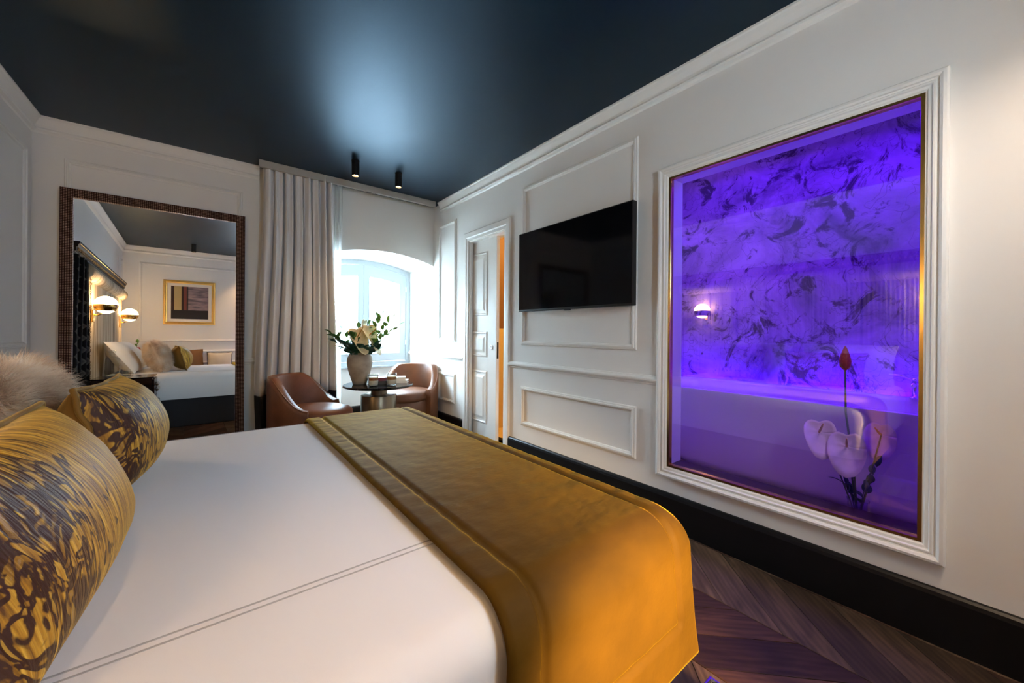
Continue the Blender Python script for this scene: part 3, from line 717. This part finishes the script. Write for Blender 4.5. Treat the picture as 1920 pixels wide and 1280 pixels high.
def runner_f(t, u):
    y, z, nn = runner_path(t)
    x = RX0+(RX1-RX0)*u
    if t < .16: x += (u-.40)*.05*(1-t/.16)**1.2
    # quilted: proud border and field, recessed at the stitched seam
    du = min(abs(u-BW), abs(u-(1-BW)))*(RX1-RX0)
    if t < TB*.98: du = 1
    dt = abs(t-TB)*2.75 if BW < u < 1-BW else 1
    dd = min(du, dt)
    h = .003+.009*smst(dd/.016)
    edge = min(u, 1-u)*(RX1-RX0); h *= smst(edge/.02+.25)
    h += .0016*mn.noise(Vector((x*9, y*7, z*9)))+.0009*mn.noise(Vector((x*26, y*22, z*24)))
    # small pulls along the border
    if u < BW or u > 1-BW: h += .0006*math.sin(t*190+mn.noise(Vector((t*30, u, 0)))*4)*smst(edge/.03)
    zoff = -.020*smst((u-.93)/.07)*max(0, nn[1])
    return Vector((x, y+nn[0]*h, z+nn[1]*h+zoff))
mb = MB(); mb.grid(runner_f, 330, 110)
runner = mb.build('bed_runner', M_runner, origin=(.72, 1.445, .70), smooth=True)
mod(runner, 'SOLIDIFY', thickness=.010, offset=-1)
tag(runner, 'olive gold velvet runner with stitched border across the foot of the bed', 'bed runner')

# ---- pillows: local x = width, y = height, z = thickness
def pillow_f(w_, h_, t_, side, pinch=.12, p=.52):
    def f(a, b):
        u, v = a*2-1, b*2-1
        x = w_/2*u*(1-pinch*(v*v)*(1-.0)*(1-abs(u))*.0-pinch*.5*(1-v*v)*abs(u)**6*-.0)
        # edges bow inwards between the corners
        x = w_/2*u*(1-pinch*(1-v*v)*abs(u)**3*.6); y = h_/2*v*(1-pinch*(1-u*u)*abs(v)**3*.6)
        z = side*t_/2*((1-u**2)*(1-v**2))**p if abs(u) < 1 and abs(v) < 1 else 0
        return Vector((x, y, z))
    return f
def cushion(name, label, cat, loc, rot, w_, h_, t_, mf, mbk, mp, group=None, wr=.006, seed=0, p=.52):
    t = thing(name, label, cat, loc, rot, group)
    for nm, side, m_ in (('front_panel', 1, mf), ('back_panel', -1, mbk)):
        f = pillow_f(w_, h_, t_, side, p=p)
        def g(a, b, f=f, side=side):
            q = f(a, b); e = (1-(a*2-1)**2)*(1-(b*2-1)**2)
            return q+Vector((0, 0, side*wr*e**.5*(mn.noise(Vector((q.x*9+seed, q.y*9, side)))+.6*mn.noise(Vector((q.x*5, q.y*30, seed)))*(1-e))))
        mb = MB(); mb.grid(g, 40, 36); mb.build(nm, m_, t, local=True, smooth=True)
    if mp:
        f = pillow_f(w_, h_, t_, 1); N = 24; pts = []
        for k in range(N): pts.append(f(k/N, 0))
        for k in range(N): pts.append(f(1, k/N))
        for k in range(N): pts.append(f(1-k/N, 1))
        for k in range(N): pts.append(f(0, 1-k/N))
        pts.append(pts[0])
        pts = [q*1.012+Vector((0, 0, .004*math.sin(i*.9+seed))) for i, q in enumerate(pts)]; pts[-1] = pts[0]
        MB().tube(pts, .0065, 6).build('piping', mp, t, local=True, smooth=True)
    return t
def lean(yaw, back):
    """rotation: pillow standing on its lower edge, facing +x turned by yaw, leaning back"""
    return (Matrix.Rotation(R(yaw), 3, 'Z') @ Matrix(((0, 0, 1), (1, 0, 0), (0, 1, 0))) @ Matrix.Rotation(R(-back), 3, 'X')).to_euler()
cushion('velvet_cushion', 'gold cut velvet cushion nearest the camera at the left edge', 'cushion', (-.250, 1.045, .868), lean(-2, 24), .64, .345, .22, M_ikat, M_goldplain, M_goldplain, 'gold cut velvet cushions', seed=1)
cushion('velvet_cushion', 'gold cut velvet cushion beside the mirror, in front of the fur pillow', 'cushion', (-.240, 1.775, .870), lean(-4, 14), .46, .335, .24, M_ikat, M_goldplain, M_goldplain, 'gold cut velvet cushions', seed=5)
cushion('sleeping_pillow', 'white pillow against the striped headboard on the mirror side of the bed', 'pillow', (-.80, 1.86, .90), lean(0, 34), .80, .48, .22, M_linen, M_linen, None, 'white sleeping pillows', wr=.012, seed=2)
cushion('sleeping_pillow', 'white pillow against the striped headboard beside the flower vase', 'pillow', (-.80, .98, .90), lean(0, 34), .80, .48, .22, M_linen, M_linen, None, 'white sleeping pillows', wr=.012, seed=8)
# fur pillow
fp = thing('fur_pillow', 'fluffy cream fur pillow behind the gold velvet cushions', 'pillow', (-.475, 1.88, .905), lean(0, 20))
FW, FH, FT = .66, .37, .20
for side in (1, -1):
    MB().grid(pillow_f(FW, FH, FT, side), 30, 24).build('pillow_pad', M_fur, fp, local=True, smooth=True)
frng = random.Random(11); fv, ff = [], []
down = Euler(lean(0, 20)).to_matrix().inverted() @ Vector((0, 0, -1))
for side, cnt in ((1, 13000), (-1, 6000)):
    f = pillow_f(FW, FH, FT, side)
    for _ in range(cnt):
        a, b = frng.uniform(.005, .995), frng.uniform(.005, .995)
        p = f(a, b); du = f(min(1, a+.01), b)-f(max(0, a-.01), b); dv = f(a, min(1, b+.01))-f(a, max(0, b-.01))
        nn = du.cross(dv).normalized()*side
        clump = Vector((mn.noise(p*14), mn.noise(p*14+Vector((5, 1, 2))), mn.noise(p*14+Vector((9, 4, 7)))))
        nn = (nn*.8+clump*.8+Vector((frng.gauss(0, .22), frng.gauss(0, .22), frng.gauss(0, .15)))+Vector((p.x*1.2, p.y*1.6, 0))).normalized()
        ln = frng.uniform(.035, .075); s = nn.orthogonal().normalized(); s.rotate(Matrix.Rotation(frng.uniform(0, 6.28), 3, nn)); wd = frng.uniform(.0009, .0019)
        i0 = len(fv); q = p.copy(); d = nn.copy()
        for k in range(4):
            ww = wd*(1-k/3.2); fv.append(q-s*ww); fv.append(q+s*ww)
            d = (d+down*.24+clump*.12).normalized(); q = q+d*ln/3
        for k in range(3): j = i0+2*k; ff.append((j, j+1, j+3, j+2))
me = bpy.data.meshes.new('fur'); me.from_pydata([tuple(v) for v in fv], [], ff); me.materials.append(M_fur)
fo = bpy.data.objects.new('fur', me); COL.objects.link(fo); fo.parent = fp; fo['kind'] = 'stuff'

# ------------------------------------------------------------------ headboard
hb = thing('headboard', 'tall striped fabric headboard with rolled top and dark cornice', 'headboard', (XL, 1.45, 0))
HY0, HY1 = 0.02, 2.88
def flute(t, u):
    y = HY0+(HY1-HY0)*t; z = .30+(1.80-.30)*u
    x = XL+.055+.006*abs(math.sin(y*PI/.034))+.004*mn.noise(Vector((0, y*14, z*1.5)))
    return Vector((x, y, z))
o = MB().grid(flute, 480, 6).build('fluted_panel', M_stripes, hb, smooth=True)
MB().box(XL+.001, XL+.05, HY0, HY1, .05, 1.95, .004).build('headboard_core', M_darkpipe, hb)
mb = MB(); rs = []
for k in range(241):
    y = HY0+(HY1-HY0)*k/240; wob = .004*abs(math.sin(y*PI/.034))
    rs.append([(XL+.05+(.075+wob)*math.cos(R(-95+190*j/14)), y, 1.855+(.082+wob)*math.sin(R(-95+190*j/14))) for j in range(15)])
mb.rings(rs).build('rolled_bolster', M_stripes, hb, smooth=True)
cor = [(0, 1.94), (.07, 1.94), (.078, 1.95), (.078, 1.962), (.088, 1.968), (.088, 2.00), (.098, 2.006), (.104, 2.03), (.112, 2.036), (.112, 2.055), (0, 2.055)]
cn = MB().rings([[(XL+a, y, z) for a, z in cor] for y in (HY0-.03, 3.45)]).build('cornice', M_darkpipe, hb)
y = HY0
while y < 3.42:
    MB().box(XL+.088, XL+.097, y, y+.018, 1.972, 1.996).build('dentil', M_brass, cn); y += .040
MB().rings([[(XL+.112+.004*math.cos(a), yy, 2.030+.004*math.sin(a)) for a in [2*PI*k/8 for k in range(8)]] for yy in (HY0-.03, 3.45)]).build('gilt_bead', M_brass, cn)
def drape(t, u):
    y = 2.87+.55*t; z = .05+1.89*u
    return Vector((XL+.075+.022*math.sin(t*7*PI+1)+.010*math.sin(t*17+z*2), y, z))
o = MB().grid(drape, 60, 16).build('zigzag_side_drape', M_zigzag, hb, smooth=True); mod(o, 'SOLIDIFY', thickness=.006)
fr = MB(); frg = random.Random(5)
for k in range(150):
    z = .06+1.86*k/150; fr.tube([(XL+.085, 2.875, z), (XL+.10+frg.uniform(0, .012), 2.858+frg.uniform(-.008, .008), z-.006), (XL+.097, 2.842+frg.uniform(-.01, .01), z-.02)], .0025, 4)
tag(fr.build('fringe', M_brownv, hb), kind='stuff')

# ------------------------------------------------------------------ wall sconces
def sconce(loc, label):
    x, y, z = loc
    t = thing('globe_sconce', label, 'wall lamp', (x, y, z-.20), group='opal globe sconces')
    rd = .10
    pr = lambda a0, a1, n=14, s=1.0: [(max(.0005, s*rd*math.cos(R(a0+(a1-a0)*k/n))), s*rd*math.sin(R(a0+(a1-a0)*k/n))) for k in range(n+1)]
    MB().lathe(pr(2, 90), loc, 36).build('opal_globe', M_opal, t, smooth=True)
    cup = pr(2, -44, 14, 1.015)+list(reversed(pr(2, -44, 14, .985)))
    MB().lathe(cup, loc, 36, cap=False).build('brass_cup', M_brass, t, smooth=True)
    MB().lathe(pr(-43, -90, 8, .975), loc, 36).build('lower_diffuser', M_opal, t, smooth=True)
    MB().box(XL+.06, XL+.085, y-.035, y+.035, z-.20, z-.06, .004).build('back_plate', M_brass, t)
    MB().tube([(XL+.085, y, z-.12), (x-.06, y, z-.12), (x-.03, y, z-.10), (x-.03, y, z-.088)], .007).build('arm', M_brass, t, smooth=True)
    return t
sconce((-.885, 2.52, 1.52), 'lit opal globe sconce with brass cup nearer the mirror, over the bottle')
sconce((-.885, .30, 1.52), 'lit opal globe sconce with brass cup above the flower vase')

# ------------------------------------------------------------------ ceiling spots
def spot(x, y, label, power=SPOT_W, col=WARM, size=86):
    t = thing('ceiling_spot', label, 'spotlight', (x, y, H), group='black cylinder ceiling spots')
    MB().lathe([(.034, 0), (.034, -.135), (.031, -.139), (.028, -.139), (.027, -.110)], (x, y, H), 28).build('spot_housing', M_blackmetal, t, smooth=False)
    MB().lathe([(.0265, -.120), (.0265, -.124), (.001, -.126)], (x, y, H), 24).build('spot_lens', M_lens, t)
    MB().lathe([(.037, 0), (.037, -.006), (.034, -.007)], (x, y, H), 28).build('spot_collar', M_blackmetal, t)
    l = bpy.data.lights.new('spot_beam', 'SPOT'); l.energy = power; l.color = col; l.spot_size = R(size); l.spot_blend = .7; l.shadow_soft_size = .025
    lo = bpy.data.objects.new('spot_beam', l); COL.objects.link(lo); lo.parent = t; lo.location = (0, 0, -.145)
    return t
spot(1.05, 3.706, 'black cylinder ceiling spot nearer the curtain')
spot(1.47, 3.718, 'black cylinder ceiling spot nearer the sliding door wall')
spot(-.11, .19, 'black cylinder ceiling spot reflected in the mirror')
spot(.80, -.30, 'added unseen ceiling spot behind the camera that brightens the bed foot', 14, WARM, 95)  # added spot, throws warm light on the runner's near side
spot(1.55, -.30, 'added unseen ceiling spot behind the camera that brightens the bathroom window wall', 16, (1.0, .80, .62), 125)  # added spot, lifts the wall beside the bathroom window

# ------------------------------------------------------------------ mirror
mr_ = thing('standing_mirror', 'tall mirror in a bronze basket-weave frame leaning on the wall', 'mirror', (-.330, 4.399, 0), (-.011, 0, .016))
HW, MT, FWD = .578, 2.283, .068
locp = lambda a, b, h: (a, -h, b)
frame_ring(MB(), locp, -HW, HW, .0, MT, [(0, -.018), (0, .016), (.004, .020), (FWD-.004, .020), (FWD, .016), (FWD, 0), (FWD, -.018)]).build('weave_frame', M_weave, mr_, local=True)
MB().box(-HW+FWD-.004, HW-FWD+.004, 0, .006, FWD-.004, MT-FWD+.004).build('mirror_glass', M_mirror, mr_, local=True)
MB().box(-HW+.01, HW-.01, .007, .016, .01, MT-.01).build('backing_board', M_blackmetal, mr_, local=True)

# ------------------------------------------------------------------ television
tv = thing('television', 'large flat black television mounted on the panelled wall', 'television', (XR, 2.03, 1.38), (0, 0, 0))
tvc = Vector((2.15, 2.028, 1.722))
MB().box(XR-.10, XR-.055, 1.447, 2.609, 1.382, 2.066, .004).build('tv_case', M_blackmetal, tv)
MB().box(XR-.1015, XR-.0995, 1.455, 2.601, 1.398, 2.058).build('tv_screen', M_screen, tv)
MB().box(XR-.056, XR-.001, 1.83, 2.23, 1.55, 1.90, .004).build('wall_bracket', M_blackmetal, tv)
MB().box(XR-.098, XR-.08, 2.00, 2.06, 1.374, 1.383, .002).build('tv_sensor', M_blackmetal, tv)

# ------------------------------------------------------------------ curtains
ct = thing('curtain', 'floor-length greige curtain with a dark lower band beside the window', 'curtain', (.68, 4.30, 0))
crn = random.Random(4); folds = []
def cur_xy(t, z):
    g = smst((z-.3)/2.5)           # gathered at the top
    x = .338+.70*t*(1-.06*g)+.035*g*(1-t)-.012*math.sin(z*2.2)*(1-t)
    amp = .056-.020*g
    ph = 2*PI*(8.2*t+.22*math.sin(5*t+1.3)+.10*math.sin(z*1.6+3*t))
    y = 4.285+amp*math.sin(ph)+.014*math.sin(ph*2.1+z*.8+1)+.012*g*math.sin(2*PI*21*t)+.006*mn.noise(Vector((t*10, z*1.1, 3)))
    x += .012*math.cos(ph)
    return x, y
def cur(z0, z1):
    def f(t, u):
        z = z0+(z1-z0)*u; x, y = cur_xy(t, z); return Vector((x, y, z))
    return f
o = MB().grid(cur(.585, H-.012), 300, 40).build('curtain_cloth', M_curtain, ct, smooth=True); mod(o, 'SOLIDIFY', thickness=.003)
o = MB().grid(cur(.012, .588), 300, 12).build('dark_band', M_hem, ct, smooth=True); mod(o, 'SOLIDIFY', thickness=.004)
def sheer_f(t, u):
    z = .012+(H-.03-.012)*u; return Vector((.93+.17*t+.006*math.sin(z*3), 4.365+.016*math.sin(t*5*2*PI+.5)+.004*math.sin(z*2), z))
shr = MB().grid(sheer_f, 70, 20).build('sheer_curtain', M_sheer, origin=(1.02, 4.365, 0), smooth=True)
tag(shr, 'thin white sheer voile hanging between greige curtain and window', 'sheer curtain')
trk = MB().box(.34, 2.14, 4.225, 4.262, H-.066, H-.0005, .003)
tr = thing('curtain_track', 'slim white ceiling curtain track running across the window niche', 'curtain track', (1.24, 4.243, H))
trk.build('track_rail', M_track, tr)
MB().box(1.36, 1.41, 4.222, 4.265, H-.076, H-.065, .002).build('track_joint', M_track, tr)

# ------------------------------------------------------------------ tub chairs
def tub_chair(label, loc, face):
    t = thing('tub_chair', label, 'armchair', loc, (0, 0, R(face)), 'brown leather tub chairs')
    # local +x = front
    ro, th = .335, .075; A = 110; NA = 56
    def top(phi):   # phi = angle from the back, degrees
        k = smst((abs(phi)-45)/(A-45)); return .80-.27*k
    rs = []
    for i in range(NA+1):
        ph = -A+2*A*i/NA; a = R(180+ph); h = top(ph)
        stretch = 1.0+.10*smst((abs(ph)-80)/50)
        ring = []
        prof = [(ro, .02), (ro+.004, .10), (ro+.008, .30), (ro+.010, h-.05), (ro+.004, h-.018), (ro-.012, h-.003), (ro-.034, h), (ro-th+.010, h-.006), (ro-th, h-.03), (ro-th-.004, .45), (ro-th, .08), (ro-th+.01, .02)]
        for r_, z in prof: ring.append((r_*math.cos(a)*stretch, r_*math.sin(a), z))
        rs.append(ring)
    smooth_angle(MB().rings(rs).build('back_shell', M_leather, t, local=True), 50)
    pts = []
    for i in range(NA+1):
        ph = -A+2*A*i/NA; a = R(180+ph); st = 1.0+.10*smst((abs(ph)-80)/50); pts.append(((ro-.002)*math.cos(a)*st, (ro-.002)*math.sin(a), top(ph)-.006))
    MB().tube(pts, .005, 6).build('piping', M_piping, t, local=True, smooth=True)
    def seat_loop(s, z):
        out = []
        for k in range(40):
            a = 2*PI*k/40; c, s_ = math.cos(a), math.sin(a)
            r_ = .262+(.105*max(0, c)**.8 if c > 0 else 0)
            out.append((r_*s*c, min(1, 1.0)*.268*s*s_*(1+.06*max(0, c)), z))
        return out
    smooth_angle(MB().rings([seat_loop(.93, .02), seat_loop(.97, .05), seat_loop(.985, .30), seat_loop(.97, .395), seat_loop(.95, .402)]).build('seat_base', M_leather, t, local=True), 50)
    smooth_angle(MB().rings([seat_loop(.95, .402), seat_loop(.99, .412), seat_loop(1.0, .44), seat_loop(.985, .475), seat_loop(.93, .497), seat_loop(.78, .512), seat_loop(.5, .522), seat_loop(.2, .526)]).build('seat_cushion', M_leather, t, local=True), 70)
    return t
tub_chair('brown leather tub chair in front of the greige curtain', (.72, 3.86, 0), -36)
tub_chair('brown leather tub chair in the window corner by the panelled wall', (1.875, 4.36, 0), 222)

# ------------------------------------------------------------------ round side table and things on it
TX, TY, TZ = 1.36, 3.93, .66
tbl = thing('round_table', 'round black glass table on a stepped bronze pedestal', 'table', (TX, TY, 0))
MB().lathe([(.001, TZ-.022), (.335, TZ-.022), (.345, TZ-.016), (.345, TZ-.005), (.340, TZ), (.001, TZ)], (TX, TY, 0), 64).build('table_top', M_tabletop, tbl)
smooth_angle(MB().lathe([(.08, .50), (.08, TZ-.023)], (TX, TY, 0), 40).build('upper_column', M_bronze, tbl), 40)
smooth_angle(MB().lathe([(.172, 0), (.175, .004), (.175, .548), (.171, .554), (.08, .554)], (TX, TY, 0), 56).build('pedestal_drum', M_bronze, tbl), 40)

VX, VY = 1.195, 4.02
vs = thing('stoneware_vase', 'beige stoneware vase full of flowers on the round table', 'vase', (VX, VY, TZ))
MB().lathe([(.062, .0), (.066, .004), (.085, .06), (.112, .15), (.124, .22), (.120, .27), (.095, .315), (.058, .335), (.048, .340), (.050, .358), (.056, .366), (.052, .372), (.044, .368), (.040, .345), (.06, .32), (.10, .25), (.10, .20), (.06, .03), (.002, .02)], (VX, VY, TZ+.001), 44).build('vase_body', M_stone, vs, smooth=True)
frg = random.Random(21); VB = (VX, VY, TZ+.20)
g_ = 'anthuriums in the stoneware vase'
anthurium('anthurium_flower', 'cream anthurium bloom on the curtain side of the stoneware vase', g_, VB, (VX-.045, VY-.06, TZ+.48), .19, M_spathe, R(60), R(20))
anthurium('anthurium_flower', 'cream anthurium bloom on the window side of the stoneware vase', g_, VB, (VX+.075, VY-.05, TZ+.50), .21, M_spathe, R(65), R(40))
anthurium('anthurium_flower', 'upright cream anthurium bloom topmost in the stoneware vase', g_, VB, (VX+.01, VY+.01, TZ+.58), .18, M_spathe, R(100), R(70))
gl = 'leaf stems in the stoneware vase'
def ls(tip, n_, ln, wd, m, lab): leaf_branch('leafy_stem', lab, gl, VB, (VX+tip[0], VY+tip[1], TZ+tip[2]), n_, ln, wd, m, frg)
for tip, w_ in (((-.20, .06, .41), 'furthest out on the curtain side'), ((-.17, -.08, .40), 'in front on the curtain side'), ((-.04, -.13, .37), 'over the front rim'), ((.11, -.11, .39), 'leaning over the coffee glasses'), ((.17, -.10, .36), 'furthest out above the books'), ((.06, -.14, .35), 'lowest over the front rim'), ((-.11, -.12, .36), 'low at the front left')):
    ls(tip, 7, .125, .085, M_leafdk, 'dark green leaf stem of the stoneware vase, '+w_)
for tip, w_ in (((-.25, .06, .50), 'longest toward the curtain'), ((-.15, .10, .55), 'high at the back left'), ((.02, .12, .57), 'upright behind the blooms'), ((-.22, -.02, .46), 'low over the left side'), ((.10, .02, .60), 'highest of its kind'), ((-.10, -.10, .48), 'in front of the left bloom')):
    ls(tip, 7, .105, .066, M_leaf, 'mid green leaf stem of the stoneware vase, '+w_)
for tip, w_ in (((.28, -.12, .66), 'second highest'), ((.33, -.14, .58), 'reaching furthest to the right'), ((.20, -.07, .70), 'topmost and most upright'), ((.24, -.14, .52), 'lowest on the right')):
    ls(tip, 7, .11, .055, M_leaf2, 'light green leaf spray of the stoneware vase, '+w_)

def drink(label, x, y):
    t = thing('iced_coffee_glass', label, 'drink', (x, y, TZ), group='layered coffee glasses')
    z = TZ+.001; pr = [(.038, 0), (.046, .006), (.049, .05), (.049, .118)]
    MB().lathe(pr+[(.047, .118), (.046, .05), (.043, .010), (.001, .008)], (x, y, z), 32).build('tumbler', M_clear, t, smooth=True)
    MB().lathe([(.040, .011), (.0445, .03), (.0452, .058), (.001, .058)], (x, y, z), 28).build('milk_layer', M_milk, t)
    MB().lathe([(.0452, .0585), (.0455, .082), (.001, .082)], (x, y, z), 28).build('coffee_layer', M_coffee, t)
    MB().lathe([(.0455, .0825), (.0457, .092), (.001, .094)], (x, y, z), 28).build('foam_layer', M_foam, t)
drink('layered coffee glass beside the stoneware vase', 1.255, 3.78)
drink('layered coffee glass in front of the white book', 1.43, 3.76)
def book(label, x, y, z, rz, l, w_, h, mc):
    t = thing('book', label, 'book', (x, y, z), (0, 0, R(rz)), 'books on the round table')
    cv = MB(); cv.box(-l/2, l/2, -w_/2, w_/2, 0, .003); cv.box(-l/2, l/2, -w_/2, w_/2, h-.003, h); cv.box(-l/2, l/2, -w_/2, -w_/2+.004, .003, h-.003)
    cv.build('cover', mc, t, local=True)
    MB().box(-l/2+.004, l/2-.004, -w_/2+.004, w_/2-.005, .003, h-.003).build('page_block', M_paper, t, local=True)
book('dark book lying under the maroon book on the round table', 1.36, 3.93, TZ+.001, -8, .20, .14, .032, M_bookdark)
book('maroon book on top of the dark book on the round table', 1.365, 3.93, TZ+.034, 4, .17, .12, .036, M_bookred)
book('pale book lowest at the window end of the round table', 1.565, 3.93, TZ+.001, -30, .20, .15, .026, M_bookwhite)
book('white book on top of the pale book on the round table', 1.555, 3.93, TZ+.028, -22, .17, .12, .034, M_bookwhite)

# ------------------------------------------------------------------ nightstands, bottle, glass, rose vase
def nightstand(label, y0, y1):
    t = thing('nightstand', label, 'nightstand', (-.72, (y0+y1)/2, 0), group='dark wood nightstands')
    MB().box(-.945, -.47, y0, y1, .06, .69, .006).build('cabinet_body', M_dkwood, t)
    MB().box(-.948, -.455, y0-.005, y1+.005, .691, .702, .003).build('glass_top', M_tabletop, t)
    MB().box(-.93, -.50, y0+.02, y1-.02, 0, .06).build('plinth', M_black, t)
    for k in range(3):
        z0 = .08+.2*k; dr = MB().box(-.47, -.452, y0+.01, y1-.01, z0, z0+.19, .004).build('drawer_front', M_dkwood, t)
        for zz in (.065, .125):
            MB().lathe([(.001, -.16), (.012, -.158), (.014, -.15), (.014, .15), (.012, .158), (.001, .16)], (-.436, (y0+y1)/2, z0+zz), 14, 'y').build('pull_bar', M_bronze, dr, smooth=True)
    return t
nightstand('dark glossy nightstand between the bed and the mirror', 2.43, 2.95)
nightstand('dark glossy nightstand under the rose vase on the camera side of the bed', -.08, .46)
bt = thing('glass_bottle', 'square clear glass bottle on the nightstand near the mirror', 'bottle', (-.80, 2.80, .702))
def sq(hx, r, z): return rrect(-.80, 2.80, hx, hx*.75, r, z, 4)
MB().rings([sq(.055, .012, .703), sq(.058, .014, .708), sq(.058, .014, .90), sq(.050, .020, .925), sq(.024, .0175, .938), sq(.022, .016, .95), sq(.022, .016, .98), sq(.030, .021, .984), sq(.030, .021, 1.0), sq(.018, .013, 1.002)]).build('bottle_body', M_clear, bt, smooth=False)
MB().rings([sq(.052, .010, .709), sq(.052, .010, .745), sq(.01, .006, .746)]).build('bottle_base', M_clear, bt)
tg = thing('water_tumbler', 'small cut glass tumbler beside the square bottle', 'glass', (-.69, 2.78, .702))
MB().lathe([(.028, .001), (.034, .006), (.037, .07), (.035, .07), (.031, .012), (.001, .010)], (-.69, 2.78, .702), 12).build('tumbler', M_clear, tg)
rv = thing('bud_vase', 'slim dark vase with flowers on the far nightstand', 'vase', (-.82, .25, .702))
MB().lathe([(.03, .001), (.036, .01), (.034, .10), (.026, .17), (.028, .18), (.024, .18), (.02, .16), (.02, .02), (.001, .015)], (-.82, .25, .702), 20).build('vase_body', M_leafdk, rv, smooth=True)
ro_ = thing('rose', 'dark red rose in the slim vase below the sconce', 'flower', (-.82, .25, .75))
MB().tube([(-.82, .25, .75), (-.815, .25, .85), (-.80, .25, .93)], .003, 6).build('stem', M_stem, ro_)
MB().lathe([(.006, -.01), (.028, .008), (.040, .035), (.036, .065), (.024, .072), (.020, .055), (.012, .074), (.002, .070)], (-.80, .25, .935), 14).build('petals', M_red, ro_, smooth=True)
lr = random.Random(9)
leaf_branch('lime_leaf_spray', 'yellow green leaf spray above the red rose', None, (-.82, .25, .75), (-.80, .27, 1.08), 6, .07, .04, M_leaf2, lr)
leaf_branch('rose_leaves', 'dark rose leaves hanging from the slim vase', None, (-.82, .25, .75), (-.80, .22, .93), 7, .06, .04, M_leafdk, lr)

# ------------------------------------------------------------------ framed picture on the rear wall (seen in the mirror)
pc = thing('framed_picture', 'gilt framed picture on the rear wall seen in the mirror', 'picture', (-.155, YR, 1.41))
frame_ring(MB(), rearp, -.53, .218, 1.408, 2.232, [(0, 0), (0, .024), (.008, .034), (.022, .034), (.034, .022), (.050, .020), (.055, .014), (.055, 0)]).build('gilt_frame', M_gold, pc)
MB().box(-.478, .166, YR+.004, YR+.012, 1.46, 2.18).build('mount_board', M_mat, pc)
MB().box(-.425, .113, YR+.012, YR+.014, 1.515, 2.125).build('print', M_canvas, pc)

# ------------------------------------------------------------------ bench with cushions at the rear wall (seen in the mirror)
bn = thing('bench', 'low upholstered bench against the rear wall behind the camera', 'bench', (-.05, -.36, 0))
MB().box(-.55, .50, -.54, -.17, .36, .50, .02, 3).build('seat_pad', M_bedbase, bn)
for x in (-.50, .45):
    for y in (-.50, -.21): MB().lathe([(.014, 0), (.018, .36)], (x, y, 0), 12).build('leg', M_bronze, bn)
cushion('square_cushion', 'cream satin cushion with dark piping seen in the mirror', 'cushion', (.28, -.27, .70), (R(75), 0, R(6)+PI), .38, .38, .16, M_cream, M_cream, M_darkpipe, seed=3)
cushion('square_cushion', 'brown velvet cushion beside the cream one seen in the mirror', 'cushion', (-.16, -.31, .73), (R(75), 0, R(-14)+PI), .42, .44, .15, M_brownv, M_brownv, M_brownv, seed=4)

# ------------------------------------------------------------------ low tray by the bed corner
tr_ = thing('low_tray_table', 'low black glass tray with chrome rim beside the bed foot corner', 'tray table', (.93, .31, 0))
MB().box(.72, 1.14, .12, .50, .185, .197, .003).build('glass_top', M_tabletop, tr_)
frame_ring(MB(), lambda a, b, h: (a, b, .18+h), .712, 1.148, .112, .508, [(0, 0), (0, .022), (.003, .025), (.008, .025), (.010, .018), (.010, 0)]).build('chrome_rim', M_chrome, tr_)
for x in (.73, 1.13):
    for y in (.13, .49): MB().box(x-.009, x+.009, y-.009, y+.009, 0, .183, .002).build('leg', M_chrome, tr_)

# ------------------------------------------------------------------ lamp added by the bench, outside the view, to brighten the runner's near side
LH = Vector((.62, -.40, .80)); LT = Vector((.86, .51, .36))
rl = thing('added_runner_lamp', 'added unseen brass lamp beside the bench that brightens the bed runner', 'added lamp', (.62, -.44, 0))
MB().lathe([(.11, 0), (.11, .012), (.10, .018), (.012, .022)], (.62, -.44, 0), 28).build('lamp_base', M_brass, rl)
MB().tube([(.62, -.44, .02), (.62, -.44, .80), (.62, -.43, .83), (.62, -.41, .83), LH], .008).build('lamp_pole', M_brass, rl, smooth=True)
dv = (LT-LH).normalized(); q_ = dv.to_track_quat('Z', 'Y'); hm = MB(); hm.lathe([(.018, -.05), (.022, -.045), (.050, .06), (.048, .06), (.020, -.03)], (0, 0, 0), 24)
for v in hm.bm.verts: v.co = q_ @ v.co + LH
hm.build('lamp_head', M_brass, rl, smooth=True)
ll = bpy.data.lights.new('added_lamp_beam', 'SPOT'); ll.energy = ADDED_LAMP_W; ll.color = (1.0, .62, .24); ll.spot_size = R(64); ll.spot_blend = .9; ll.shadow_soft_size = .04
lo = bpy.data.objects.new('added_lamp_beam', ll); COL.objects.link(lo); lo.parent = rl; lo.location = LH+dv*.05-Vector((.62, -.44, 0)); lo.rotation_euler = dv.to_track_quat('-Z', 'Y').to_euler()
